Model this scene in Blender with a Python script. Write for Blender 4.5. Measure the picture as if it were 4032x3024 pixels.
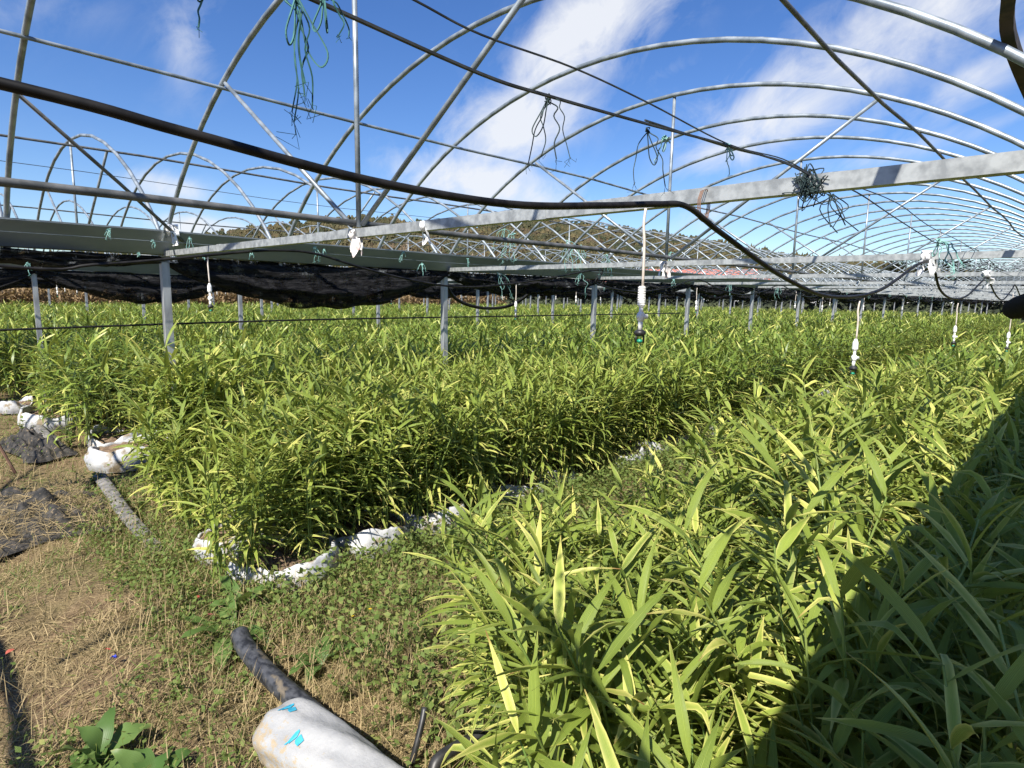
import bpy, math, random
import numpy as np
from mathutils import Vector, Matrix

for o in list(bpy.data.objects):
    bpy.data.objects.remove(o)
C = bpy.context.scene.collection
SC = bpy.context.scene
R = math.radians
random.seed(7)
rng = np.random.default_rng(11)

# ------------------------------------------------------------------ camera
# world: x runs along the tunnels, y across them (to the left), z up; eye at (0,0,1.70)
F, YAW, PITCH, ROLL, ZC = 2383.9, .7595, .1437, .0166, 1.70
FW = Vector((math.cos(PITCH)*math.cos(YAW), math.cos(PITCH)*math.sin(YAW), -math.sin(PITCH)))
RT = Vector((math.sin(YAW), -math.cos(YAW), 0))
UPV = RT.cross(FW)
cx = RT*math.cos(ROLL) + UPV*math.sin(ROLL)
cy = -RT*math.sin(ROLL) + UPV*math.cos(ROLL)
cam = bpy.data.cameras.new('camera')
camo = bpy.data.objects.new('camera', cam)
C.objects.link(camo)
M = Matrix((cx, cy, -FW)).transposed().to_4x4()
M.translation = (0, 0, ZC)
camo.matrix_world = M
cam.sensor_width = 36
cam.lens = 36*F/4032
cam.clip_start = .02
cam.clip_end = 3000
SC.camera = camo

# ------------------------------------------------------------------ light
SUN_EL, SUN_AL = R(48), R(22)          # elevation; light heads along +x turned this much to +y
L = Vector((math.cos(SUN_AL)*math.cos(SUN_EL), math.sin(SUN_AL)*math.cos(SUN_EL), -math.sin(SUN_EL)))
sun = bpy.data.lights.new('sun', 'SUN')
sun.energy = 5.0
sun.angle = R(.5)
sun.color = (1, .945, .85)
suno = bpy.data.objects.new('sun', sun)
suno.rotation_euler = L.to_track_quat('-Z', 'Y').to_euler()
suno.location = (0, 0, 30)
C.objects.link(suno)
SC.view_settings.view_transform = 'Standard'
SC.view_settings.look = 'None'
SC.view_settings.exposure = 0.92
SC.view_settings.gamma = 1
SC.cycles.max_bounces = 8
SC.cycles.transparent_max_bounces = 8


def ray(px, py):
    """direction in the world of a point of the 4032 x 3024 photograph"""
    d = cx*((px-2016)/F) + cy*((1512-py)/F) + FW
    return d.normalized()


world = bpy.data.worlds.new('World')
SC.world = world
world.use_nodes = True
nt = world.node_tree
nt.nodes.clear()


class NT:
    """small helper to write node trees"""
    def __init__(s, t): s.t = t

    def n(s, kind, **kw):
        nd = s.t.nodes.new(kind)
        for k, v in kw.items():
            if k.startswith('i_'):
                nd.inputs[k[2:].replace('_', ' ')].default_value = v
            else:
                setattr(nd, k, v)
        return nd

    def put(s, nd, k, v):
        if hasattr(v, 'is_output') or hasattr(v, 'links'):
            s.t.links.new(v, nd.inputs[k])
        else:
            nd.inputs[k].default_value = v

    def m(s, op, a, b=0, c=None, clamp=False):
        nd = s.t.nodes.new('ShaderNodeMath')
        nd.operation = op
        nd.use_clamp = clamp
        s.put(nd, 0, a); s.put(nd, 1, b)
        if c is not None: s.put(nd, 2, c)
        return nd.outputs[0]

    def vm(s, op, a, b, out=0):
        nd = s.t.nodes.new('ShaderNodeVectorMath')
        nd.operation = op
        s.put(nd, 0, a); s.put(nd, 1, b)
        return nd.outputs[out]

    def mix(s, fac, a, b, mode='MIX'):
        nd = s.t.nodes.new('ShaderNodeMix')
        nd.data_type = 'RGBA'
        nd.blend_type = mode
        s.put(nd, 0, fac); s.put(nd, 6, a); s.put(nd, 7, b)
        return nd.outputs[2]

    def noise(s, vec, scale, detail=4, rough=.55, dist=0, out='Fac'):
        nd = s.t.nodes.new('ShaderNodeTexNoise')
        if vec is not None: s.t.links.new(vec, nd.inputs['Vector'])
        nd.inputs['Scale'].default_value = scale
        nd.inputs['Detail'].default_value = detail
        nd.inputs['Roughness'].default_value = rough
        nd.inputs['Distortion'].default_value = dist
        return nd.outputs[out]

    def ramp(s, fac, stops):
        nd = s.t.nodes.new('ShaderNodeValToRGB')
        s.t.links.new(fac, nd.inputs[0])
        el = nd.color_ramp.elements
        while len(el) < len(stops): el.new(.5)
        for e, (p, c) in zip(el, stops):
            e.position = p
            e.color = (c, c, c, 1) if isinstance(c, (int, float)) else (*c, 1)
        return nd.outputs[0]


w = NT(nt)
sky = w.n('ShaderNodeTexSky', sky_type='NISHITA', sun_disc=False, sun_elevation=SUN_EL,
          sun_rotation=math.atan2(-L.x, -L.y), altitude=200, air_density=1.0, dust_density=.25, ozone_density=4.0)
tc = w.n('ShaderNodeTexCoord')
dirv = tc.outputs['Generated']
# cirrus: soft blobs placed by direction, broken up by streaky noise
K = 4032/2212
CLOUDS = [  # x, y (photo seen at 2212 wide), half length, half height, tilt deg, strength
    (1290, 55, 150, 70, 25, 1.0), (1190, 130, 120, 45, 35, .7), (1110, 265, 145, 70, 15, .95), (1020, 385, 165, 55, -8, .9), (1130, 430, 120, 40, 0, .7),
    (1900, 75, 260, 75, 14, .62), (1800, 190, 230, 60, 20, .55), (1700, 250, 200, 30, -12, .45),
    (1580, 320, 110, 45, 15, .72), (1560, 440, 120, 38, 20, .5), (2150, 150, 110, 40, 25, .5), (1930, 330, 260, 26, 8, .35),
    (405, 95, 45, 90, -20, .42), (350, 405, 70, 28, 0, .8), (430, 490, 110, 22, 0, .75), (90, 20, 120, 30, 20, .2), (1440, 150, 60, 20, 10, .25)]
# streak space: stretch along a slanted axis of the sky
e_a = (ray(1300*K, 60*K) - ray(1000*K, 330*K)).normalized()
e_c = ray(1300*K, 300*K)
e_b = e_a.cross(e_c).normalized()
cmb = w.n('ShaderNodeCombineXYZ')
w.put(cmb, 0, w.m('MULTIPLY', w.vm('DOT_PRODUCT', dirv, tuple(e_a), 1), 2.6))
w.put(cmb, 1, w.m('MULTIPLY', w.vm('DOT_PRODUCT', dirv, tuple(e_b), 1), 4.2))
w.put(cmb, 2, w.vm('DOT_PRODUCT', dirv, tuple(e_c), 1))
n1 = w.noise(cmb.outputs[0], 3.2, 9, .62, .6)
n2 = w.noise(dirv, 9.0, 6, .6, .8)
nn = w.m('ADD', w.m('MULTIPLY', n1, .72), w.m('MULTIPLY', n2, .28))
tot = None
for (x, y, a, b, t, s) in CLOUDS:
    c = ray(x*K, y*K)
    ex = (ray((x+20)*K, y*K) - c).normalized()
    ey = (ray(x*K, (y-20)*K) - c).normalized()
    t = R(t)
    u_ = ex*math.cos(t) + ey*math.sin(t)
    v_ = -ex*math.sin(t) + ey*math.cos(t)
    sa, sb = a*K/F, b*K/F
    du = w.vm('DOT_PRODUCT', w.vm('SUBTRACT', dirv, tuple(c)), tuple(u_/sa), 1)
    dv = w.vm('DOT_PRODUCT', w.vm('SUBTRACT', dirv, tuple(c)), tuple(v_/sb), 1)
    g = w.m('MULTIPLY', w.m('EXPONENT', w.m('MULTIPLY', w.m('ADD', w.m('MULTIPLY', du, du), w.m('MULTIPLY', dv, dv)), -1.0)), s)
    fr = w.m('GREATER_THAN', w.vm('DOT_PRODUCT', dirv, tuple(c), 1), 0.0)
    g = w.m('MULTIPLY', g, fr)
    tot = g if tot is None else w.m('MAXIMUM', w.m('ADD', tot, w.m('MULTIPLY', g, .35)), g)
cl = w.m('MULTIPLY', w.m('SUBTRACT', w.m('ADD', w.m('MULTIPLY', tot, .95), w.m('MULTIPLY', nn, 2.3)), 1.22), 1.25, clamp=True)
cl = w.m('MULTIPLY', cl, w.m('MULTIPLY', w.m('ADD', tot, .02), 2.0, clamp=True), clamp=True)
hs = w.n('ShaderNodeHueSaturation')
hs.inputs['Hue'].default_value = .512
hs.inputs['Saturation'].default_value = 1.22
hs.inputs['Value'].default_value = 1.15
nt.links.new(sky.outputs[0], hs.inputs['Color'])
lp = w.mix(w.m('MULTIPLY', cl, .92), hs.outputs[0], (6.6, 6.8, 7.2, 1))
bg = w.n('ShaderNodeBackground')
bg.inputs['Strength'].default_value = .072
nt.links.new(lp, bg.inputs['Color'])
wo = w.n('ShaderNodeOutputWorld')
nt.links.new(bg.outputs[0], wo.inputs['Surface'])


# ------------------------------------------------------------------ mesh helpers
class MB:
    """collects geometry; build() links it as one mesh object"""
    def __init__(s): s.v, s.f, s.mi, s.n = [], [], [], 0

    def add(s, v, f, mi=0):
        s.v.append(np.asarray(v, float).reshape(-1, 3))
        s.f += [tuple(i + s.n for i in q) for q in f]
        s.mi += [mi]*len(f)
        s.n += len(s.v[-1])
        return s

    def box(s, a, b, mi=0):
        x0, y0, z0 = a; x1, y1, z1 = b
        v = [(x, y, z) for x in (x0, x1) for y in (y0, y1) for z in (z0, z1)]
        return s.add(v, [(0, 1, 3, 2), (4, 6, 7, 5), (0, 4, 5, 1), (2, 3, 7, 6), (0, 2, 6, 4), (1, 5, 7, 3)], mi)

    def tube(s, pts, r, k=8, mi=0, cap=True):
        P = np.asarray(pts, float)
        n = len(P)
        rr = np.full(n, r) if np.isscalar(r) else np.asarray(r, float)
        T = np.gradient(P, axis=0)
        T /= np.linalg.norm(T, axis=1)[:, None] + 1e-12
        up = np.array([0, 0, 1.]) if abs(T[0][2]) < .9 else np.array([1., 0, 0])
        A = np.cross(T[0], up); A /= np.linalg.norm(A)
        vs = []
        for i in range(n):
            A = A - T[i]*np.dot(A, T[i]); A /= np.linalg.norm(A) + 1e-12
            B = np.cross(T[i], A)
            for j in range(k):
                t = 2*math.pi*(j+.5)/k
                vs.append(P[i] + rr[i]*(math.cos(t)*A + math.sin(t)*B))
        f = [(i*k+j, i*k+(j+1) % k, (i+1)*k+(j+1) % k, (i+1)*k+j) for i in range(n-1) for j in range(k)]
        if cap: f += [tuple(range(k-1, -1, -1)), tuple((n-1)*k+j for j in range(k))]
        return s.add(vs, f, mi)

    def mesh(s, name, mats, smooth=False):
        me = bpy.data.meshes.new(name)
        me.from_pydata(np.concatenate(s.v).tolist(), [], s.f)
        for m in (mats if isinstance(mats, (list, tuple)) else [mats]): me.materials.append(m)
        if any(s.mi): me.polygons.foreach_set('material_index', s.mi)
        if smooth: me.polygons.foreach_set('use_smooth', [True]*len(me.polygons))
        me.update()
        return me

    def build(s, name, mats, parent=None, smooth=False):
        return link(name, s.mesh(name, mats, smooth), parent)


def link(name, me, parent=None, loc=None, rz=0):
    o = bpy.data.objects.new(name, me)
    C.objects.link(o)
    if parent: o.parent = parent
    if loc is not None: o.location = loc
    if rz: o.rotation_euler = (0, 0, rz)
    return o


def tag(o, label, cat, group=None, kind=None):
    if label: o['label'] = label
    if cat: o['category'] = cat
    if group: o['group'] = group
    if kind: o['kind'] = kind
    return o


def thing(name, label, cat, loc=(0, 0, 0), rz=0, group=None):
    o = link(name, None, None, loc, rz)
    return tag(o, label, cat, group)


def copy_tree(o, parent=None):
    c = o.copy()
    C.objects.link(c)
    if parent: c.parent = parent
    for ch in list(o.children): copy_tree(ch, c)
    return c


def spline(pts, n=8):
    P = np.asarray(pts, float)
    Q = np.vstack([2*P[0]-P[1], P, 2*P[-1]-P[-2]])
    out = []
    for i in range(1, len(Q)-2):
        p0, p1, p2, p3 = Q[i-1:i+3]
        for t in np.linspace(0, 1, n, endpoint=False):
            out.append(.5*((2*p1) + (p2-p0)*t + (2*p0-5*p1+4*p2-p3)*t*t + (3*p1-p0-3*p2+p3)*t**3))
    out.append(P[-1])
    return np.array(out)


# ------------------------------------------------------------------ materials
def mat(name):
    m = bpy.data.materials.new(name)
    m.use_nodes = True
    m.node_tree.nodes.clear()
    t = NT(m.node_tree)
    out = t.n('ShaderNodeOutputMaterial')
    return m, t, out


def principled(t, out, col, rough=.6, metal=0, bump=None, bdist=.01, spec=.5, bstr=.6):
    p = t.n('ShaderNodeBsdfPrincipled')
    t.put(p, 'Base Color', col if hasattr(col, 'links') else (*col, 1))
    t.put(p, 'Roughness', rough)
    p.inputs['Metallic'].default_value = metal
    p.inputs['Specular IOR Level'].default_value = spec
    if bump is not None:
        b = t.n('ShaderNodeBump')
        b.inputs['Distance'].default_value = bdist
        b.inputs['Strength'].default_value = bstr
        t.put(b, 'Height', bump)
        t.t.links.new(b.outputs[0], p.inputs['Normal'])
    t.t.links.new(p.outputs[0], out.inputs['Surface'])
    return p


def two_tone(name, a, b, scale, rough=.6, metal=0, detail=4, lo=.4, hi=.6, bump=0, spec=.5, stretch=None, third=None):
    m, t, out = mat(name)
    vec = t.n('ShaderNodeTexCoord').outputs['Object']
    if stretch: vec = t.vm('MULTIPLY', vec, stretch)
    n = t.noise(vec, scale, detail)
    col = t.mix(t.ramp(n, [(lo, 0.), (hi, 1.)]), (*a, 1), (*b, 1))
    if third:
        n3 = t.noise(t.vm('ADD', vec, (5.3, 1.7, 9.1)), third[1], 5)
        col = t.mix(t.ramp(n3, [(third[2], 0.), (third[2]+.08, 1.)]), col, (*third[0], 1))
    principled(t, out, col, rough, metal, t.noise(vec, scale*3, 3) if bump else None, bump or .01, spec)
    return m


GALV = two_tone('galvanised_tube', (.16, .19, .215), (.31, .35, .38), 9, .42, .35, third=((.18, .13, .09), 6, .80))
BEAM = two_tone('galvanised_beam', (.24, .255, .26), (.40, .42, .42), 28, .45, .3, 5, .38, .62, third=((.33, .17, .08), 3.2, .70))
GUTTER = two_tone('gutter_sheet', (.155, .172, .18), (.225, .245, .25), 3, .5, .4, stretch=(.3, 1, 1))
POST = two_tone('galvanised_post', (.24, .25, .27), (.42, .44, .45), 14, .45, .4, stretch=(1, 1, .2))
RUST = two_tone('rusty_tube', (.12, .06, .04), (.22, .13, .09), 15, .8)
DARKTUBE = two_tone('dull_tube', (.07, .074, .072), (.15, .15, .145), 12, .55, .2)
HOSE = two_tone('black_hose', (.006, .006, .006), (.018, .017, .016), 22, .5, 0, spec=.2)
WIRE = two_tone('dark_wire', (.02, .022, .022), (.05, .055, .055), 30, .6)
def net_mat():
    m, t, out = mat('black_net')
    vec = t.n('ShaderNodeTexCoord').outputs['Object']
    n = t.noise(t.vm('MULTIPLY', vec, (.35, 1, 1.6)), 26, 6, .65)
    p = principled(t, out, t.mix(t.ramp(n, [(.42, 0.), (.66, 1.)]), (.004, .004, .005, 1), (.028, .028, .030, 1)), .85, 0, n, .03, .2, 1.)
    tr = t.n('ShaderNodeBsdfTransparent')
    mx = t.n('ShaderNodeMixShader')
    t.put(mx, 0, t.m('MULTIPLY', t.ramp(t.noise(vec, 6.5, 7, .7), [(.50, .02), (.66, .85)]), 1.))
    t.t.links.new(p.outputs[0], mx.inputs[1]); t.t.links.new(tr.outputs[0], mx.inputs[2])
    t.t.links.new(mx.outputs[0], out.inputs['Surface'])
    return m


NET = net_mat()
TWINE = two_tone('teal_twine', (.13, .33, .30), (.30, .50, .46), 40, .8)
TWINE_D = two_tone('dark_twine', (.007, .016, .018), (.022, .048, .05), 40, .8)
TWINE_M = two_tone('shaded_teal_twine', (.012, .075, .072), (.045, .16, .15), 40, .8)  # teal twine again, with shade put into its colour
RAG = two_tone('white_rag', (.55, .52, .50), (.80, .78, .76), 18, .8, third=((.55, .33, .30), 14, .6))
TAPE = two_tone('white_tape', (.72, .73, .75), (.85, .85, .85), 20, .6)
PLASTIC_W = two_tone('white_plastic', (.72, .72, .70), (.82, .82, .80), 20, .45)
PLASTIC_T = two_tone('tan_plastic', (.48, .42, .36), (.62, .56, .50), 12, .5)
BLACKP = two_tone('black_plastic', (.012, .012, .012), (.03, .03, .03), 20, .45)
GREENP = two_tone('green_plastic', (.01, .22, .13), (.02, .30, .18), 20, .4)
SACK = two_tone('white_woven_sack', (.34, .35, .37), (.48, .48, .475), 7, .55, bump=.008, third=((.24, .19, .12), 9, .54))
SOIL = two_tone('bag_soil', (.11, .072, .045), (.24, .165, .105), 26, .95, 0, 8, .35, .65, bump=.03)
PIPE = two_tone('muddy_black_pipe', (.012, .013, .016), (.058, .060, .066), 34, .5, 0, 7, third=((.14, .115, .08), 13, .60), stretch=(1, .6, 1))
LAYFLAT = two_tone('grey_flat_hose', (.10, .098, .095), (.22, .21, .195), 12, .75, 0, 6)
BLUEPRINT = two_tone('blue_print', (.01, .20, .34), (.04, .32, .46), 60, .6, lo=.3, hi=.5)
BLUEPOLE = two_tone('blue_coated_pole', (.02, .08, .14), (.10, .25, .36), 9, .35, stretch=(1, 1, 1))
DOCK = None


def leaf_material(name, green, pale, yellow, yel_amt=.35, trans=.35, rough=.42, vein=.28):
    """blade leaf: midrib and fine parallel veins, yellowing from tip and margin; attribute 'leaf' = (across, along, random)"""
    m, t, out = mat(name)
    at = t.n('ShaderNodeAttribute')
    at.attribute_name = 'leaf'
    sp = t.n('ShaderNodeSeparateColor')
    t.t.links.new(at.outputs['Color'], sp.inputs[0])
    ac, al, rd = sp.outputs[0], sp.outputs[1], sp.outputs[2]
    vec = t.n('ShaderNodeTexCoord').outputs['Object']
    oi = t.n('ShaderNodeObjectInfo').outputs['Random']
    base = t.mix(rd, (*green, 1), (*pale, 1))
    base = t.mix(t.m('MULTIPLY', oi, .25), base, (*pale, 1))
    veins = t.m('MULTIPLY', t.m('ADD', t.m('SINE', t.m('MULTIPLY', ac, 34.)), 1.), .5)
    base = t.mix(t.m('MULTIPLY', veins, vein), base, (pale[0]*1.5, pale[1]*1.4, pale[2]*1.5, 1))
    n = t.noise(vec, 9, 4)
    yl = t.m('ADD', t.m('ADD', t.m('MULTIPLY', t.m('POWER', ac, 2.2), .42), t.m('MULTIPLY', t.m('POWER', al, 4.), .62)), t.m('MULTIPLY', t.m('SUBTRACT', rd, .55), .9))
    yl = t.m('MULTIPLY', t.m('SUBTRACT', t.m('ADD', yl, t.m('MULTIPLY', n, .8)), 1.12-yel_amt), 1.9, clamp=True)
    base = t.mix(yl, base, (*yellow, 1))
    brown = t.m('MULTIPLY', t.m('SUBTRACT', t.m('ADD', t.m('MULTIPLY', al, 1.), t.m('MULTIPLY', rd, .55)), 1.36), 8., clamp=True)
    base = t.mix(brown, base, (.30, .17, .06, 1))
    b = t.n('ShaderNodeBump')
    b.inputs['Distance'].default_value = .0012
    b.inputs['Strength'].default_value = min(.6, vein*2)
    t.put(b, 'Height', veins)
    p = t.n('ShaderNodeBsdfPrincipled')
    t.put(p, 'Base Color', base)
    p.inputs['Roughness'].default_value = rough
    p.inputs['Specular IOR Level'].default_value = .3
    t.t.links.new(b.outputs[0], p.inputs['Normal'])
    tr = t.n('ShaderNodeBsdfTranslucent')
    t.put(tr, 'Color', t.mix(.5, base, (yellow[0], yellow[1]*1.15, yellow[2]*.6, 1)))
    mx = t.n('ShaderNodeMixShader')
    mx.inputs[0].default_value = trans
    t.t.links.new(p.outputs[0], mx.inputs[1])
    t.t.links.new(tr.outputs[0], mx.inputs[2])
    t.t.links.new(mx.outputs[0], out.inputs['Surface'])
    return m


GINGER = leaf_material('ginger_leaf', (.032, .080, .012), (.262, .332, .056), (.66, .61, .185), .47, .20, .42, .46)
STEM = two_tone('ginger_stem', (.10, .17, .035), (.22, .28, .07), 8, .5)
DOCK = leaf_material('dock_leaf', (.055, .115, .025), (.13, .20, .055), (.26, .26, .09), .2, .25, .45, .05)
WEED = leaf_material('weed_leaf', (.06, .12, .022), (.17, .22, .055), (.36, .30, .11), .46, .3, .6)
STRAW = leaf_material('dry_grass_blade', (.20, .15, .075), (.44, .34, .18), (.30, .30, .09), .25, .25, .7)
CORN = leaf_material('dry_corn_leaf', (.22, .15, .075), (.42, .30, .17), (.24, .18, .08), .3, .25, .7)


# ------------------------------------------------------------------ ground and far setting
def ground_mat():
    m, t, out = mat('soil_ground')
    pos = t.n('ShaderNodeNewGeometry').outputs['Position']
    n1 = t.noise(pos, 1.3, 8, .6)
    n2 = t.noise(pos, 14, 8, .65)
    n3 = t.noise(pos, 70, 4, .6)
    col = t.mix(t.ramp(n2, [(.32, 0.), (.68, 1.)]), (.085, .054, .031, 1), (.235, .165, .095, 1))
    col = t.mix(t.ramp(n1, [(.45, 0.), (.62, .75)]), col, (.15, .13, .055, 1))
    col = t.mix(t.ramp(n3, [(.55, 0.), (.68, .6)]), col, (.36, .28, .17, 1))
    h = t.m('ADD', t.m('MULTIPLY', n2, .7), t.m('MULTIPLY', n3, .3))
    principled(t, out, col, .95, 0, h, .05, .2, .8)
    return m


GROUND = ground_mat()


def bump_z(x, y):
    x = np.asarray(x, float); y = np.asarray(y, float)
    z = .018*np.sin(3.1*x+1.2*y) + .014*np.sin(7.3*x-5.1*y+1) + .010*np.sin(13*x+9*y) + .012*np.sin(4.7*y-2.2*x+2)
    # shallow furrow along the pipe at the head of the rows
    z = z - .05*np.exp(-((x-1.0)/.16)**2)*np.clip((3.4-y)/.6, 0, 1) + .03*np.exp(-((x-.70)/.2)**2)
    near = np.clip(1 - np.hypot(x-1, y-2)/16, 0, 1)
    return z*near - .03


b = MB()
xs = np.concatenate([[-1500, -300, -60, -20, -8, -4], np.arange(-2, 8, .09), np.arange(8, 20, .6), [24, 30, 40, 60, 100, 300, 1500]])
ys = np.concatenate([[-1500, -300, -60, -20, -8, -4], np.arange(-1, 9, .09), np.arange(9, 20, .6), [24, 30, 40, 60, 100, 300, 1500]])
X, Y = np.meshgrid(xs, ys, indexing='ij')
Z = bump_z(X, Y)
ny = len(ys)
b.add(np.stack([X, Y, Z], -1).reshape(-1, 3), [(i*ny+j, (i+1)*ny+j, (i+1)*ny+j+1, i*ny+j+1) for i in range(len(xs)-1) for j in range(ny-1)])
tag(b.build('ground', GROUND, smooth=True), None, None, None, 'structure')


def hills():
    m, t, out = mat('autumn_hillside')
    pos = t.n('ShaderNodeNewGeometry').outputs['Position']
    n1 = t.noise(pos, .03, 5, .6)
    n2 = t.noise(pos, .16, 6, .7)
    n3 = t.noise(pos, .012, 3)
    col = t.mix(t.ramp(n2, [(.35, 0.), (.65, 1.)]), (.030, .036, .014, 1), (.105, .088, .040, 1))
    col = t.mix(t.ramp(n1, [(.42, 0.), (.6, .8)]), col, (.115, .082, .048, 1))
    col = t.mix(t.ramp(n3, [(.5, 0.), (.6, .5)]), col, (.035, .045, .014, 1))
    rock = t.noise(t.vm('ADD', pos, (90, 10, 5)), .05, 4)
    col = t.mix(t.ramp(rock, [(.66, 0.), (.70, 1.)]), col, (.32, .27, .22, 1))
    principled(t, out, col, .95, 0, n2, 5., .1, .8)
    # ridge seen from the field: azimuth from +x towards +y, elevation (degrees)
    az = [-12, 0, 4, 9, 11.3, 14.5, 19.7, 23.5, 31.4, 37.6, 40.6, 44, 48.3, 53.7, 56.6, 61.3, 65.9, 68.7, 74, 82, 100, 120]
    el = [1.2, 1.7, 2.0, 2.5, 2.8, 3.3, 3.9, 4.7, 6.0, 6.8, 7.2, 6.8, 6.2, 6.7, 6.85, 6.3, 5.5, 4.95, 3.4, 2.6, 2.2, 2]
    A = np.arange(-12, 120, .22)
    E = np.interp(A, az, el) + .10*np.sin(A*2.1) + .07*np.sin(A*5.3+1) + rng.normal(0, .035, len(A))
    D0, D1 = 170., 420.
    b = MB()
    ks = np.linspace(0, 1, 36)
    V = []
    for a, e in zip(A, E):
        top = D1*math.tan(R(e)) + ZC
        for k in ks:
            d = D0 + (D1-D0)*k
            z = top*(k**1.25) + (rng.normal(0, 1.1) if 0 < k < 1 else 0)
            V.append((d*math.cos(R(a)), d*math.sin(R(a)), z-.5))
        V.append(((D1+140)*math.cos(R(a)), (D1+140)*math.sin(R(a)), top*.4))
    n = len(ks)+1
    b.add(V, [(i*n+j, i*n+j+1, (i+1)*n+j+1, (i+1)*n+j) for i in range(len(A)-1) for j in range(n-1)])
    tag(b.build('hills', m), None, None, None, 'structure')
    # woodland on the ridge and slope, one mass
    cm = two_tone('far_foliage', (.026, .034, .013), (.105, .085, .036), .06, .95, 0, 6, third=((.11, .078, .045), .03, .60))
    b = MB()
    for _ in range(7000):
        a = rng.uniform(2, 74)
        k = rng.uniform(0, 1)**.45
        e = np.interp(a, A, E)
        d = D0 + (D1-D0)*k
        z0 = (D1*math.tan(R(e))+ZC)*k**1.25 - .5
        con = rng.random() < (.55 if a < 24 else .12)
        h = rng.uniform(1.5, 3.0)*(1.25 if con else 1)
        r = h*(.22 if con else .48)
        c = np.array([d*math.cos(R(a)), d*math.sin(R(a)), z0-.4])
        q = rng.uniform(0, 6.28)
        if con:
            ring = [c + (r*math.cos(q+i*1.2566), r*math.sin(q+i*1.2566), h*.15) for i in range(5)]
            b.add(ring + [c+(0, 0, h)], [(i, (i+1) % 5, 5) for i in range(5)])
        else:
            r1 = [c + (r*rng.uniform(.8, 1.15)*math.cos(q+i*1.047), r*rng.uniform(.8, 1.15)*math.sin(q+i*1.047), h*rng.uniform(.3, .5)) for i in range(6)]
            r2 = [c + (.6*r*math.cos(q+.5+i*1.047), .6*r*math.sin(q+.5+i*1.047), h*rng.uniform(.75, .95)) for i in range(6)]
            b.add(r1 + r2 + [c+(0, 0, h)], [(i, (i+1) % 6, 6+(i+1) % 6, 6+i) for i in range(6)] + [(6+i, 6+(i+1) % 6, 12) for i in range(6)])
    tag(b.build('hill_woodland', cm), 'autumn woodland covering the brown hill behind the tunnels', 'woodland', None, 'stuff')


hills()


# ------------------------------------------------------------------ greenhouse tunnels
S, W, VM0 = 3.0, 2.912, 2.68
ZB, ZK, U1, PA, PZ = 1.997, 3.352, 1.697, 1.54, 3.02
SPW = 2*W
UMAX = 59


def arch_z(y):
    return 1.95 + (ZK-1.95)*max(0., 1-(abs(y)/2.93)**2)**.80


def arch_pts(side=0):
    ys = np.sin(np.linspace(-1, 1, 41)*math.pi/2)*2.93
    return [(0, y, arch_z(y)) for y in ys]


arch_hi = MB().tube(arch_pts(), .0168, 10).mesh('arch', GALV, True)
arch_lo = MB().tube(arch_pts()[::2], .0165, 6).mesh('arch', GALV, True)
king_me = MB().tube([(0, 0, ZB+.03), (0, 0, ZK-.01)], .0128, 8).mesh('king_post', GALV, True)
zb_ = arch_z(1.5)
brace_me = [MB().tube([(0, .05*s, ZB+.04), (0, 1.50*s, zb_-.03)], .0125, 8).mesh('brace', GALV, True) for s in (1, -1)]


def beam_bm():
    b = MB()
    b.box((-.02, -W+.045, ZB-.021), (.02, W-.045, ZB+.021))
    for yy in (-1.2, .35, 1.7):
        b.box((-.0225, yy-.04, ZB-.0235), (.0225, yy+.04, ZB+.0235))
    return b


beam_me = beam_bm().mesh('cross_beam', BEAM)
post_me = MB().box((-.03, -.03, -.1), (.03, .03, 1.99)).mesh('post', POST)


def gutter_prof():
    # trough: floor, flared sides, lips (y, z); thin folded sheet
    o = [(-.150, 2.162), (-.178, 2.172), (-.178, 2.160), (-.080, 1.985), (.080, 1.985), (.178, 2.180), (.178, 2.194), (.150, 2.184), (.070, 2.0), (-.070, 2.0)]
    return o


def gutter_mesh(x0, x1):
    b = MB()
    pr = gutter_prof()
    xs = np.arange(x0, x1+.1, 1.5)
    V = [(x, y, z + .006*math.sin(x*1.3)) for x in xs for y, z in pr]
    n = len(pr)
    b.add(V, [(i*n+j, i*n+(j+1) % n, (i+1)*n+(j+1) % n, (i+1)*n+j) for i in range(len(xs)-1) for j in range(n)])
    # folded joints every 3 m
    for x in np.arange(x0+.4, x1, 3.0):
        b.add([(x+dx, y*1.012, z-.003 if z < 2.1 else z) for dx in (-.03, .03) for y, z in pr], [(j, (j+1) % n, n+(j+1) % n, n+j) for j in range(2, 6)])
    return b.mesh('gutter', GUTTER)


SPANS = []
NAMES = ['nearest steel hoop tunnel frame arching overhead across the picture',
         'second steel hoop tunnel frame, just beyond the nearest gutter',
         'third steel hoop tunnel frame counted from the camera',
         'fourth steel hoop tunnel frame counted from the camera',
         'fifth steel hoop tunnel frame counted from the camera',
         'sixth steel hoop tunnel frame counted from the camera',
         'farthest steel hoop tunnel frame, at the foot of the hill']


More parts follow.
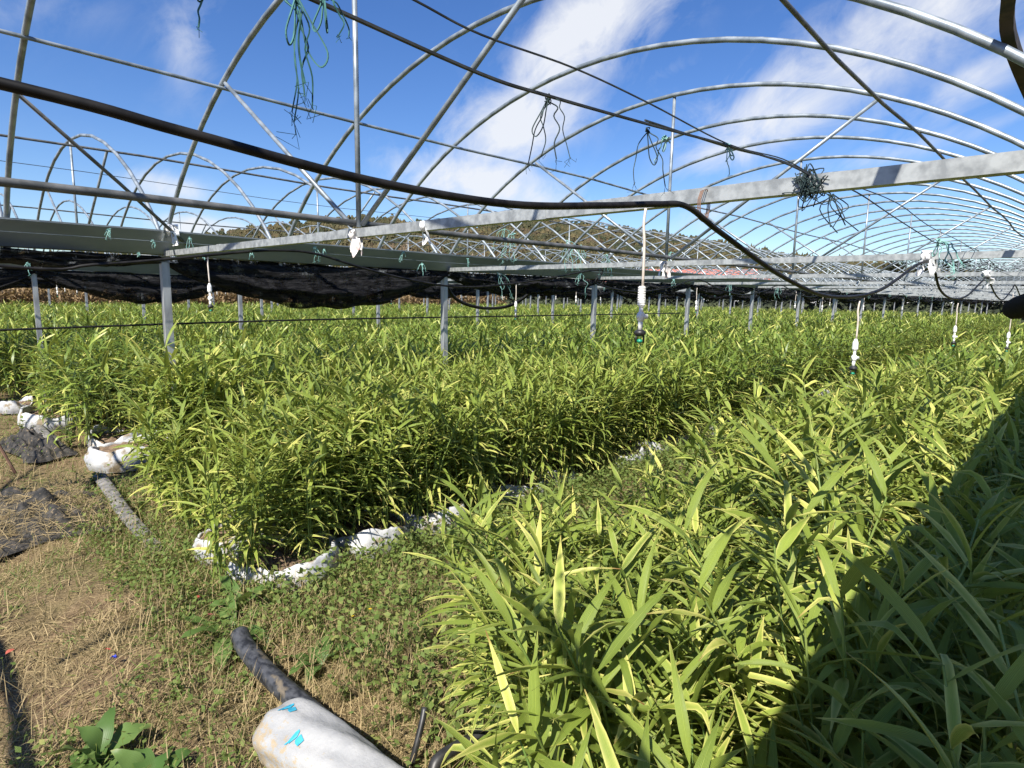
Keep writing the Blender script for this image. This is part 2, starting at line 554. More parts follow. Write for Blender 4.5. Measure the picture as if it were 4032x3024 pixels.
def make_span(k):
    vm = VM0 + k*SPW
    x_start = {0: -.31, 1: -1.3, 2: .7, 3: 1.7}.get(k, 2.7)
    t = thing('hoop_tunnel', NAMES[k], 'greenhouse frame', (0, vm, 0), 0, 'parallel hoop tunnels of the greenhouse')
    n0 = int(round(x_start-U1))
    for i in range(n0, int(UMAX-U1)):
        link('arch', arch_hi if (k == 0 and i < 8) else arch_lo, t, (U1+i + random.uniform(-.012, .012), 0, random.uniform(-.012, .008)), random.uniform(-.004, .004))
    j0 = -1 if k == 0 else (-1 if k == 1 else 0)
    for j in range(j0, int((UMAX-U1)/S)+1):
        x = U1 + j*S - (.14 if j < 0 else 0)
        link('cross_beam', beam_me, t, (x, 0, 0))
        if j >= 0: link('king_post', king_me, t, (x+.005, 0, 0))
        if j >= 0:
            for m_ in brace_me: link('brace', m_, t, (x-.005, 0, 0))
        link('post', post_me, t, (x, W, 0))
        if k == 0: link('post', post_me, t, (x, -W, 0))
    gx0 = -1.3 if k == 0 else -2
    link('gutter', gutter_mesh(-3, UMAX), t, (0, W, 0))
    if k == 0: link('gutter', gutter_mesh(-9, UMAX), t, (0, -W, 0))
    xs = np.arange(gx0, UMAX+.1, 1.0)
    for s, m_ in ((1, GALV if k != 1 else RUST), (-1, DARKTUBE)):
        MB().tube([(x, PA*s + .012*math.sin(x*1.9+k), arch_z(PA)-.035+.012*math.sin(x*1.3+s)) for x in xs], .0115, 7).build('purlin', m_, t, True)
    MB().tube([(x, .03*math.sin(x*.8), ZB+.052+.004*math.sin(x*2)) for x in xs], .0165, 8).build('centre_rail', DARKTUBE if k == 0 else GALV, t, True)
    return t


for k in range(7):
    SPANS.append(make_span(k))
sp0, sp1 = SPANS[0], SPANS[1]
# roof-plane corner braces between the first arches and the gutter
MB().tube([(.70, 4.70-VM0, 2.83), (1.3, 5.12-VM0, 2.45), (1.88, 5.50-VM0, 2.05)], .013, 7).build('corner_brace', DARKTUBE, sp0, True)
# low side rail by the nearest gutter, bent at its joints
side = spline([(.3, -2.52, 2.42), (1.0, -2.47, 2.47), (1.75, -2.44, 2.53), (2.35, -2.40, 2.62), (2.75, -2.37, 2.60), (3.4, -2.42, 2.50), (4.6, -2.45, 2.5), (9, -2.45, 2.5)], 5)
MB().tube(side, .026, 4).build('side_rail', two_tone('dark_rusty_rail', (.025, .022, .020), (.07, .05, .038), 14, .8), sp0)


# ------------------------------------------------------------------ black shade nets rolled under the gutters
def net_roll(v, x0, x1, sags, name='shade_net', label='', seed=0):
    rg = np.random.default_rng(seed)
    b = MB()
    xs = np.arange(x0, x1, .1)
    k = 34
    ph = rg.uniform(0, 6.28, 12)
    V = []
    for x in xs:
        j = (x-U1)/S
        i = int(math.floor(j))
        fr = j-i
        sg = sags.get(i, .12 + .14*abs(math.sin(i*2.3+seed)))
        lift = 4*fr*(1-fr)
        low = 1.925 - sg*lift**.8
        top = 1.978
        wdt = .05 + .085*lift
        for q in range(k):
            t = 2*math.pi*q/k
            f = 1 + .20*math.sin(5*t+ph[0]+x*.6) + .16*math.sin(9*t+ph[1]-x*1.1) + .12*math.sin(14*t+x*2.2+ph[2])
            y = wdt*math.sin(t)*f
            cz = (top+low)/2
            z = cz - (top-low)/2*math.cos(t)*(1+.05*math.sin(7*t+x*1.7+ph[3]))
            z += (.014*math.sin(x*6+q) + .018*math.sin(x*13+ph[6]+q*.4) + .02*math.sin(x*3.1+ph[7]))*lift*(1 if z < 1.9 else .4)
            V.append((x, v + y + .03*math.sin(x*1.7+ph[4]), min(z, 1.981)))
    n = len(xs)
    b.add(V, [(i*k+j, i*k+(j+1) % k, (i+1)*k+(j+1) % k, (i+1)*k+j) for i in range(n-1) for j in range(k)])
    o = b.build(name, NET, None, True)
    tag(o, label, 'shade net', 'rolled black shade nets under the gutters')
    return o


NETL = ['black shade net bunched under the gutter above the camera side', 'black shade net sagging in folds under the nearest grey gutter',
        'black shade net drooping under the second gutter back', 'black shade net bunched under the third gutter back',
        'black shade net bunched under the fourth gutter back', 'black shade net bunched under the fifth gutter back', 'black shade net bunched under the farthest visible gutter']
for k in range(7):
    v = VM0 - W + k*SPW
    sg = {1: {-1: .06, 0: .36, 1: .20, 2: .14, 3: .14}, 2: {-1: .5, 0: .42, 1: .34, 2: .3}}.get(k, {})
    net_roll(v, -9 if k == 0 else -2.0, 57, sg, label=NETL[k], seed=k+3)
    # second hanging edge cord with a loose sag per bay belongs to the net
# loose loop of net hanging below the second bay
lo_ = MB()
lo_.tube(spline([(5.0, 6.0, 1.93), (5.25, 6.02, 1.66), (5.7, 6.03, 1.54), (6.2, 6.0, 1.56), (6.55, 5.95, 1.72), (6.7, 5.9, 1.96)], 8), .022, 8)
tag(lo_.build('drooping_cable', HOSE, None, True), 'thick black cord hanging in a loop below the net beside the second post', 'cord')

# ------------------------------------------------------------------ wires and hoses
WIRES = []
for (v, z, lb) in ((5.32, 2.155, 'thin pale wire strung across the face of the nearest gutter'), (5.30, 2.07, 'lower pale wire strung under the face of the nearest gutter')):
    tag(MB().tube([(x, v, z+.008*math.sin(x)) for x in np.arange(-1.3, 40, 1.5)], .002, 4).build('support_wire', GALV), lb, 'wire')
for (v, z, lb) in ((7.9, 2.92, 'upper of two dark wires strung through the second tunnel'), (8.2, 2.80, 'lower of two dark wires strung through the second tunnel')):
    tag(MB().tube([(x, v+.05*math.sin(x*.6), z+.02*math.sin(x*1.1)) for x in np.arange(-1.3, 50, 1.0)], .004, 4).build('support_wire', WIRE), lb, 'wire')


def at(px, py, v):
    """world point on the plane y = v seen at a point of the photo (2212 wide)"""
    d = ray(px*K, py*K)
    t = v/d.y
    return Vector((0, 0, ZC)) + d*t


wa = [tuple(at(x, y, .55)) for x, y in ((690, 5), (1040, 160), (1185, 207), (1400, 268), (1580, 316), (1690, 350), (1750, 378))]
wb = [tuple(at(x, y, .56)) for x, y in ((895, 0), (1040, 75), (1240, 147), (1400, 222), (1575, 312), (1690, 343), (1755, 378))]
for q_ in (wa, wb): q_.insert(0, tuple(2.2*a-1.2*b for a, b in zip(q_[0], q_[1])))
far_a = [(U1+.02, .56, ZB+.025)] + [tuple(at(x, y, .56)) for x, y in ((1850, 415), (1930, 468), (2000, 512), (2030, 526))] + [(U1+3, .56, 2.03), (6.2, .56, 1.97), (U1+6, .55, 2.035), (14, .55, 2.03), (30, .55, 2.03)]
far_b = [(U1+.02, .57, ZB+.025)] + [tuple(at(x, y, .57)) for x, y in ((1840, 400), (1940, 440), (2010, 490))] + [(U1+3, .60, 2.05), (7, .6, 1.97), (14, .57, 2.035)]
tag(MB().tube(spline(wa, 6), .0024, 5).tube(spline([(x, y+.006, z+.003+.004*math.sin(x*9)) for x, y, z in wa[4:]], 6), .0018, 5).build('support_wire', WIRE), 'thick dark wire slung along the nearest tunnel, knotted to the beam', 'wire')
tag(MB().tube(spline(wb, 6), .0014, 5).build('support_wire', WIRE), 'thin dark wire meeting the thicker one at the teal knots', 'wire')
tag(MB().tube(spline(far_a, 6), .0022, 5).tube(spline(far_b, 6), .0018, 5).build('support_wire', WIRE), 'pair of dark wires running on from the twine bundle to the far beams', 'wire')
hp = [(-.5, 1.20, 2.02), tuple(at(0, 180, 1.02)), tuple(at(400, 286, .98)), tuple(at(800, 391, .93)), tuple(at(1100, 441, .90)), tuple(at(1300, 444, .87)), tuple(at(1420, 441, .85)), tuple(at(1485, 447, .83)), tuple(at(1560, 505, .81)), tuple(at(1700, 603, .80)), tuple(at(1800, 641, .80)), tuple(at(1900, 627, .80)), tuple(at(1985, 570, .80)),
      (U1+3.15, .80, 1.95), (5.2, .80, 1.80), (5.75, .80, 1.74), (6.5, .80, 1.77), (7.35, .8, 1.92), (U1+6, .80, 1.955), (8.6, .8, 1.80), (9.4, .8, 1.76), (10.3, .8, 1.90), (U1+9, .8, 1.955), (12.2, .8, 1.78), (13.7, .8, 1.95), (15, .8, 1.78), (16.7, .8, 1.95), (18.2, .8, 1.80), (20, .8, 1.95)]
tag(MB().tube(spline(hp, 7), .0080, 10).build('irrigation_hose', HOSE, None, True), 'black irrigation hose crossing the foreground and looping below the beams', 'hose')
hp2 = [(-1.3, 3.8, 1.97), tuple(at(0, 575, 3.95)), tuple(at(200, 572, 3.92)), tuple(at(360, 560, 3.9)), tuple(at(520, 545, 3.9)), tuple(at(600, 541, 3.9)), tuple(at(680, 548, 3.9)), tuple(at(780, 578, 3.9)), tuple(at(880, 603, 3.9)), tuple(at(980, 619, 3.9)), tuple(at(1070, 617, 3.9)), tuple(at(1180, 602, 3.9)), tuple(at(1300, 583, 3.9))]
for j in range(1, 14):
    x = U1 + 3*j
    hp2 += [(x+.7, 3.9, 1.85), (x+1.5, 3.9, 1.78), (x+2.3, 3.9, 1.85), (x+3, 3.9, 1.965)]
tag(MB().tube(spline(hp2, 5), .0085, 7).build('irrigation_hose', HOSE, None, True), 'thinner black hose looping under the beams in front of the nearest gutter', 'hose')
low = [(-.5, 9.2, 1.18), (1.3, 9.0, 1.23), (3, 8.8, 1.27), (5, 8.6, 1.30), (9, 8.6, 1.30), (16, 8.6, 1.30)]
tag(MB().tube(spline(low, 6), .013, 7).build('irrigation_hose', HOSE, None, True), 'low black hose lying just above the leaf tops beyond the first post', 'hose')
# black wrapped pipe end jutting in at the right edge
pe = MB()
pe.tube(spline([(.93, .064, 1.692), (.925, .067, 1.694), (.90, .062, 1.697), (.82, .040, 1.704), (.70, .008, 1.715), (.5, -.05, 1.73)], 5), np.interp(np.linspace(0, 1, 26), [0, .04, .12, .3, 1], [.003, .006, .008, .0125, .0135]), 10)
tag(pe.build('hose_end', two_tone('matt_black_rubber', (.004, .004, .004), (.012, .010, .010), 60, .9, spec=.1), None, True), 'blurred black hose end jutting in at the right edge', 'hose end')

# ------------------------------------------------------------------ hanging mist sprinklers
def mister_parts(t, drop, big):
    MB().tube(spline([(0, 0, 0), (.004, 0, -.05), (0, .002, -.3*drop), (-.002, 0, -drop+.12)], 5), .0042, 7).build('drop_tube', PLASTIC_T, t, True)
    w_ = MB()
    if big:
        for i in range(8):
            z = -drop+.12 - i*.0072
            w_.tube([(0, 0, z), (0, 0, z-.0052)], .0118, 12)
        w_.tube([(0, 0, -drop+.122), (0, 0, -drop+.06)], .0092, 10)
    else:
        w_.tube([(0, 0, -drop+.12), (0, 0, -drop+.10), (0, 0, -drop+.072), (0, 0, -drop+.06)], [.006, .013, .013, .006], 10)
    w_.build('weight', PLASTIC_W, t, False)
    v_ = MB()
    v_.tube([(0, 0, -drop+.06), (0, 0, -drop+.035)], .0062, 8)
    v_.tube([(0, 0, -drop+.045), (0, 0, -drop+.04), (0, 0, -drop+.02), (0, 0, -drop+.014)], [.006, .011, .012, .006], 10)
    v_.tube([(.012, 0, -drop+.03), (-.02, .004, -drop+.03)], .008, 8)
    v_.tube([(0, 0, -drop+.016), (0, 0, -drop-.012)], .0072, 8)
    v_.build('valve', PLASTIC_W, t, True)
    n_ = MB()
    n_.tube([(0, 0, -drop-.010), (0, 0, -drop-.016), (0, 0, -drop-.024), (0, 0, -drop-.030)], [.010, .018, .018, .008], 10)
    n_.tube([(.012, 0, -drop-.024), (.013, 0, -drop-.05)], .003, 5)
    n_.tube([(-.012, 0, -drop-.024), (-.013, 0, -drop-.05)], .003, 5)
    n_.build('nozzle', BLACKP, t, True)
    g_ = MB()
    g_.tube([(0, 0, -drop-.038), (0, 0, -drop-.044), (0, 0, -drop-.050)], [.004, .010, .007], 10)
    g_.build('spinner', GREENP, t, True)


def mister(loc, drop, label, big=False):
    t = thing('mist_sprinkler', label, 'sprinkler', loc, random.uniform(0, 3), 'mist sprinklers hanging over the crop')
    mister_parts(t, drop, big)
    return t


p0 = at(1395, 450, 1.0)
mister(p0, p0.z-at(1385, 705, 1.0).z, 'largest mist sprinkler, with a ribbed white weight, hanging mid picture from the near hose', True)
p1 = at(1857, 650, .8)
mister(p1, p1.z-at(1850, 785, .8).z, 'mist sprinkler with plain white weight hanging before the path at right')
p2 = at(2070, 655, .8)
mister(p2, p2.z-at(2061, 735, .8).z, 'mist sprinkler hanging below the far dip of the near hose, right side')
p2 = at(2190, 640, .5)
mister(p2, .42, 'mist sprinkler at the far right under the black hose end')
pm0 = at(449, 552, 3.9)
ms0 = mister(pm0, pm0.z-at(449, 655, 3.9).z, 'mist sprinkler hanging beside the first post at left')
nl = 0
for (x, v, z) in [tuple(at(1115, 612, 3.9)), tuple(at(1506, 622, 3.9)), tuple(at(1720, 630, 3.9)), (13, 3.9, 1.8), (16, 3.9, 1.8), (20, 3.9, 1.8), (4.9, 6.95, 1.9), (9, 6.95, 1.9), (3.2, 12.8, 1.9), (6, 12.8, 1.9), (9.0, 12.8, 1.9), (13, 12.8, 1.9), (5, 18.6, 1.9), (9, 18.6, 1.9), (2.2, 12.8, 1.9), (3.6, 18.6, 1.9), (7, 18.6, 1.9), (11.5, 18.6, 1.9), (16.5, 18.6, 1.9), (4.4, 24.4, 1.9), (6.6, 24.4, 1.9), (9.5, 24.4, 1.9), (13, 24.4, 1.9), (17, 24.4, 1.9), (22, 24.4, 1.9), (28, 24.4, 1.9), (11, 12.8, 1.9), (15.5, 12.8, 1.9), (21, 12.8, 1.9),
                  (10.5, .8, 1.85), (14, .8, 1.85), (18, 12.8, 1.9), (24, 6.95, 1.85), (14, 18.6, 1.9), (19, 18.6, 1.9), (26, 12.8, 1.9)]:
    c = copy_tree(ms0)
    c.location = (x, v, z)
    c.rotation_euler = (0, 0, x)
    c['label'] = 'small distant mist sprinkler dangling over the far rows of the crop'
ms0['group'] = 'mist sprinklers hanging over the crop'

# ------------------------------------------------------------------ frayed twine, rags and ties
def twine_bm(n, length, spread, r=.0016, loops=1, seed=0, fray=True):
    rg = np.random.default_rng(seed)
    b = MB()
    for i in range(n):
        a = rg.uniform(0, 6.28)
        l = length*rg.uniform(.35, 1)
        s = spread*rg.uniform(.2, 1)
        p = [np.array([0, 0, 0.])]
        d = np.array([math.cos(a)*s, math.sin(a)*s, 0])
        nseg = 6
        for j in range(1, nseg+1):
            f = j/nseg
            p.append(d*f**.6 + np.array([rg.normal(0, .05), rg.normal(0, .05), 0])*l - np.array([0, 0, l*(f**1.3) - .10*l*math.sin(f*3.1)]))
        q = spline(p, 4)
        b.tube(q, r*rg.uniform(.7, 1.1), 4)
        if fray:
            for _ in range(4):
                e = q[-1]
                b.tube([e, e + rg.normal(0, .25, 3)*l*.2 - np.array([0, 0, .06*l]), e + rg.normal(0, .4, 3)*l*.22 - np.array([0, 0, .11*l])], r*.35, 3)
    for i in range(loops):
        a = rg.uniform(0, 6.28)
        l = length*rg.uniform(.35, .6)
        ww = l*.28
        c, s_ = math.cos(a), math.sin(a)
        pts = [(0, 0, 0), (c*ww*.7, s_*ww*.7, -l*.35), (c*ww*1.6, s_*ww*1.6, -l*.8), (c*ww*1.2, s_*ww*1.2, -l), (c*ww*.5, s_*ww*.5, -l*.75), (c*ww*.2, s_*ww*.2, -l*.3), (0, 0, 0)]
        b.tube(spline(pts, 5), r, 4)
    # the knot
    for _ in range(3):
        pts = [rg.normal(0, r*3, 3) for _ in range(7)]
        b.tube(spline(pts, 3), r, 4)
    return b


TWL = 0


def twine(loc, n, length, spread, label, r=.0016, loops=1, seed=0, m=None):
    o = twine_bm(n, length, spread, r, loops, seed).build('frayed_twine', m or TWINE)
    o.location = loc
    tag(o, label, 'twine')
    return o


twine(at(640, -12, .50), 5, .105, .02, 'largest teal twine tuft with hanging loops, cut by the top edge', .0008, 2, 1, TWINE_M)
twine(at(700, -8, .52), 2, .05, .03, 'teal twine loops beside the largest tuft at the top edge', .0008, 3, 21, TWINE_M)
twine(at(432, -14, .6), 1, .05, .004, 'single teal strand hanging from the top edge at left', .0009, 0, 2, TWINE_M)
twine(at(1185, 210, .555), 4, .11, .03, 'dark teal twine knotted on the wires at centre with long hanging ends', .0009, 1, 4, TWINE_D)
twine(at(1398, 283, .555), 2, .10, .05, 'dark teal twine with one long end and a loop on the wires', .0009, 1, 5, TWINE_D)
twine(at(1575, 316, .555), 2, .05, .04, 'teal twine with a loop where the two wires cross', .0013, 2, 6, TWINE)
twine(at(1440, 300, .56), 1, .05, .03, 'small teal twine end beside the upright king post', .0012, 1, 36, TWINE)
twine(at(2030, 520, .56), 4, .20, .10, 'teal twine knotted on the wire above the second beam at right', .003, 1, 16, TWINE)
# dark tangled bundle wound on the first beam
bz = MB()
rg = np.random.default_rng(5)
for i in range(22):
    pts = [np.array([U1, .56, ZB]) + np.array([(-1 if rg.random() < .7 else 1)*rg.uniform(.022, .034), rg.normal(0, .017), rg.normal(0, .026)]) for _ in range(6)]
    bz.tube(spline(pts, 4), .0015, 4)
for i in range(10):
    p = np.array([U1-.03, .56+rg.normal(0, .02), ZB-.02])
    e = p + np.array([rg.normal(0, .03), rg.normal(0, .035), rg.uniform(-.02, .03)])
    bz.tube(spline([p, (p+e)/2+rg.normal(0, .012, 3), e], 4), .0013, 4)
for i in range(7):
    p = np.array([U1-.01, .52-.03*rg.random(), ZB-.03])
    bz.tube(spline([p, p+(rg.normal(0, .01), rg.normal(-.02, .02), -.035), p+(rg.normal(0, .02), rg.normal(-.02, .025), -.09*rg.uniform(.6, 1.1))], 4), .0016, 4)
tag(bz.build('twine_bundle', TWINE_D), 'dark tangled twine bundle wound round the nearest beam at right', 'twine bundle')
GT = [(235, 497, .16, 5), (330, 520, .08, 3), (410, 515, .12, 3), (545, 545, .10, 4), (680, 535, .16, 7), (700, 540, .1, 4), (872, 545, .14, 5), (1010, 560, .1, 3), (300, 548, .06, 3), (380, 552, .05, 2), (440, 556, .05, 2), (60, 570, .1, 3)]
for i, (x, y, l, n) in enumerate(GT):
    twine(at(x, y, 5.33), n, l*(.45+.5*((i*7) % 5)/4), l*.35, 'pale teal twine scraps tied along the face of the nearest gutter', .0021, i % 2, 40+i)['group'] = 'twine scraps on the nearest gutter'
for i, (x, y, l, n) in enumerate([(1090, 495, .22, 7), (1110, 505, .2, 6), (1225, 520, .30, 4), (1255, 530, .2, 4), (1075, 590, .35, 3), (1450, 545, .14, 6), (1310, 550, .2, 5)]):
    twine(at(x, y, 4.6 if x < 1100 else 3.4), n, l, l*.6, 'teal twine scraps on the rails in the middle of the frame', .0018, 1, 60+i)['group'] = 'twine scraps on the rails'
for i in range(26):
    x = 3 + i*1.3 + rng.uniform(-.3, .3)
    kk = 2 + (i % 3 == 0)
    l = rng.uniform(.1, .28)
    twine((x, VM0 - W + (1 if i % 2 else kk)*SPW - .26, 2.03), int(rng.integers(2, 6)), l, l*.4, 'pale teal twine scrap dangling from a far gutter', .003, i % 2, 80+i)['group'] = 'twine scraps on far gutters'


def rag(loc, n, size, label, seed, m=RAG, name='tie_rag', cat='rag'):
    rg = np.random.default_rng(seed)
    b = MB()
    for i in range(n):
        l = size*rg.uniform(.5, 1)
        a = rg.uniform(0, 6.28)
        ww = size*.16*rg.uniform(.6, 1.2)
        p = np.array([rg.normal(0, size*.08), rg.normal(0, size*.08), size*.15])
        V = []
        for j in range(6):
            f = j/5
            c = p + np.array([math.cos(a)*f*size*.22*rg.uniform(.7, 1.2), math.sin(a)*f*size*.22, -l*f**1.2]) + rg.normal(0, size*.03, 3)
            tw = a + 1.57 + f*rg.uniform(-1, 2)
            o = np.array([math.cos(tw), math.sin(tw), rg.normal(0, .2)])*ww*(1-.5*f)
            V += [c-o, c+o]
        b.add(V, [(2*j, 2*j+1, 2*j+3, 2*j+2) for j in range(5)])
    # wraps round the tube
    for i in range(5):
        pts = [np.array([math.cos(t)*size*.16, rg.normal(0, size*.05)+i*size*.03, math.sin(t)*size*.16]) for t in np.linspace(0, 6.3, 9)]
        b.tube(pts, size*.05, 5)
    o = b.build(name, m, None, True)
    o.location = loc
    return tag(o, label, cat)


rag((U1, VM0+2.72, arch_z(2.72)-.05), 9, .17, 'shredded white rag tied where the arch meets the first post', 3, TAPE)
rag((U1-.02, VM0, ZB-.01), 9, .13, 'dirty pink and white rag tied at the foot of the nearest king post', 4)
rag((U1-.01, VM0-.55, ZB+.0), 4, .12, 'white tape strip wrapped round the nearest beam', 9, TAPE)
rag((U1+3-.02, VM0, ZB-.01), 8, .15, 'dirty pink and white rag at the foot of the second king post', 6)
rag((U1+3-.02, .80, ZB), 5, .18, 'white tape tying the black hose to the second beam', 7, TAPE, 'tape_tie', 'tape')
rag((U1+6-.02, .80, ZB), 5, .18, 'white tape tying the black hose to the third beam', 8, TAPE, 'tape_tie', 'tape')
ow = MB()
for i in range(3):
    ow.tube([(U1-.03+.004*i+math.cos(t)*.03, .835+.006*i, ZB-.03+math.sin(t)*.045) for t in np.linspace(0, 6.3, 10)], .0014, 4)
tag(ow.build('wire_tie', RUST), 'rusty wire tie holding the black hose under the nearest beam', 'wire tie')


# ------------------------------------------------------------------ leaves
class LB:
    """leaf builder: ribbons with a fold and the 'leaf' colour attribute"""
    def __init__(s): s.v, s.f, s.a, s.n = [], [], [], 0

    def leaf(s, p, az, el, length, width, droop, nseg=6, fold=.25, twist=0., rnd=.5, wav=0., peak=.30, three=True, kink=0):
        tt = np.linspace(0, 1, nseg+1)
        e = el - droop*tt**1.3 - kink*(tt > .35 + .4*rnd)
        st = length/nseg
        d = np.stack([np.cos(e)*math.cos(az), np.cos(e)*math.sin(az), np.sin(e)], 1)
        c = np.vstack([[p], p + np.cumsum((d[:-1]+d[1:])/2*st, 0)])
        side = np.array([-math.sin(az), math.cos(az), 0])
        wv = np.where(tt < peak, np.sin(tt/peak*math.pi/2)**.7, np.cos((tt-peak)/(1-peak)*math.pi/2)**1.15)
        wv = np.maximum(wv, .04)*width
        nrm = np.cross(d, side)
        tw = twist*tt
        sd = side[None]*np.cos(tw)[:, None] + nrm*np.sin(tw)[:, None]
        nm = np.cross(sd, d)
        ripple = wav*np.sin(tt*17+rnd*20)*width
        l = c + sd*wv[:, None] + nm*(fold*wv - ripple)[:, None]*-1
        r = c - sd*wv[:, None] + nm*(fold*wv + ripple)[:, None]*-1
        n = nseg+1
        if three:
            V = np.concatenate([l, c, r])
            F = [(j, j+1, n+j+1, n+j) for j in range(nseg)] + [(n+j, n+j+1, 2*n+j+1, 2*n+j) for j in range(nseg)]
            A = np.concatenate([np.ones(n), np.zeros(n), np.ones(n)])
            T = np.concatenate([tt, tt, tt])
        else:
            V = np.concatenate([l, r])
            F = [(j, j+1, n+j+1, n+j) for j in range(nseg)]
            A = np.full(2*n, .5); T = np.concatenate([tt, tt])
        s.v.append(V)
        s.f += [tuple(i+s.n for i in q) for q in F]
        s.a.append(np.stack([A, T, np.full(len(V), rnd), np.ones(len(V))], 1))
        s.n += len(V)

    def mesh(s, name, mats, extra=None):
        v, f = np.concatenate(s.v), s.f
        a = np.concatenate(s.a)
        mi = [0]*len(f)
        if extra is not None:
            ev = np.concatenate(extra.v)
            f = f + [tuple(i+len(v) for i in q) for q in extra.f]
            mi += [1]*len(extra.f)
            a = np.vstack([a, np.tile([0, 0, .5, 1], (len(ev), 1))])
            v = np.vstack([v, ev])
        me = bpy.data.meshes.new(name)
        me.from_pydata(v.tolist(), [], f)
        for m in (mats if isinstance(mats, (list, tuple)) else [mats]): me.materials.append(m)
        if extra is not None: me.polygons.foreach_set('material_index', mi)
        at_ = me.attributes.new('leaf', 'FLOAT_COLOR', 'POINT')
        at_.data.foreach_set('color', a.astype(np.float32).ravel())
        me.polygons.foreach_set('use_smooth', [True]*len(me.polygons))
        me.update()
        return me


def ginger_clump(seed, lod=0, canes=9, big=1., lean_v=0.):
    rg = np.random.default_rng(seed)
    lb, sb = LB(), MB()
    nseg = (8, 5, 3)[lod]
    for c in range(canes):
        a = rg.uniform(0, 6.28)
        rr = .15*math.sqrt(rg.random())
        base = np.array([rr*math.cos(a), rr*math.sin(a), 0])
        h = rg.uniform(.66, .98)
        lean = rg.uniform(.04, .34)
        la = a + rg.normal(0, .8)
        tip = base + np.array([math.cos(la)*lean*h + lean_v*rg.uniform(-.3, 1) + rg.normal(0, .02), math.sin(la)*lean*h, h])
        mid = base + np.array([math.cos(la)*lean*h*.30, math.sin(la)*lean*h*.30, h*.55])
        pts = spline([base, mid, tip], 5)
        sb.tube(pts, np.linspace(.0058, .0025, len(pts)), (6, 4, 3)[lod], cap=False)
        pa = rg.uniform(0, 6.28)          # two-ranked leaves in one plane
        nl = int(rg.integers(19, 25)) if lod < 2 else int(rg.integers(14, 18))
        vig = rg.uniform(.0, .45)
        for i in range(nl):
            t = .10 + .90*(i+rg.uniform(-.2, .2))/(nl-1)
            t = min(max(t, .06), 1)
            ix = t*(len(pts)-1)
            i0 = min(int(ix), len(pts)-2)
            p = pts[i0] + (pts[i0+1]-pts[i0])*(ix-i0)
            az = pa + (math.pi if i % 2 else 0) + rg.normal(0, .55)
            el = .16 + .78*t**2.6 + rg.normal(0, .27)
            if t > .97: el = 1.0 + rg.normal(0, .2)
            ln = big*rg.uniform(.17, .27)*(1 - .15*abs(t-.6))
            wd = big*rg.uniform(.0084, .0128)*(1.15 if lod == 2 else 1)
            lb.leaf(p, az, el, ln, wd, rg.uniform(.35, 1.35)*(1.2-.6*t), nseg, rg.uniform(.1, .7), rg.normal(0, .75), min(1, max(0, rg.beta(1.15, 2.3) + vig*.55*(1.1-.5*t) + (.15 if t < .35 else 0))), .12 if lod == 0 else 0, three=lod < 2, kink=rg.uniform(.5, 1.6) if rg.random() < .16 else 0)
    return lb, sb


NEAR_M = []
for s in range(6):
    lb, sb = ginger_clump(100+s, 0, 11, 1.2)
    NEAR_M.append((lb.mesh('leaves', GINGER), sb.mesh('stems', STEM, True)))
BIG_M = []
for s in range(6):
    lb, sb = ginger_clump(150+s, 0, 13, 1.12, .07)
    BIG_M.append((lb.mesh('leaves', GINGER), sb.mesh('stems', STEM, True)))
MID_M = []
for s in range(5):
    lb, sb = ginger_clump(200+s, 1, 11, 1.2)
    MID_M.append(lb.mesh('ginger_plant', [GINGER, STEM], sb))
FAR_M = []
for s in range(4):
    lb, sb = ginger_clump(300+s, 2, 10, 1.15)
    FAR_M.append(lb.mesh('ginger_plant', [GINGER, STEM], sb))

# rows: (right edge, left edge, first x)
ROWS = [(-.30, 1.52, 1.08), (3.22, 5.0, 1.44), (4.95, 7.75, 1.50), (8.6, 10.6, 1.62), (11.6, 13.5, 1.35), (15.0, 16.4, 1.5)]
k = 6
while len(ROWS) < 12:
    v = 17.9 + (len(ROWS)-6)*2.91
    ROWS.append((v, v+1.45, max(1.8, v*.10)))
spots = []
for ri, (v0, v1, x0) in enumerate(ROWS):
    x = x0
    xmax = 46
    hv = (v0+v1)/2
    while x < xmax:
        sp = .30 if x < 12 else .36
        nv = max(5, int(round((v1-v0)/.28)))
        for j in range(nv):
            v = v0 + (v1-v0)*(j+.5)/nv + rng.normal(0, .05)
            xx = x + rng.normal(0, .06)
            if v < .045*xx - .9 or v > 31.5: continue
            spots.append((math.hypot(xx, v), ri, xx, v))
        x += sp
spots = [s for s in spots if not (s[1] == 2 and s[2] < (1.5 if s[3] < 5.12 else 1.75 if s[3] < 5.3 else 2.3 if s[3] < 6 else 2.6) and s[3] < 7.5) and not (s[1] == 0 and s[2] < 1.32 and s[3] > 1.05)      # the empty bag at the head of row three
         ]
spots += [(math.hypot(x, v), 2, x, v) for x, v in ((1.54, 5.05), (1.66, 5.2), (1.78, 5.3))]
spots += [(math.hypot(x, v), 0, x, v) for x, v in ((1.48, 1.50), (1.70, 1.60), (1.98, 1.58), (1.40, 1.22))]
spots.sort()
SOILZ = .105


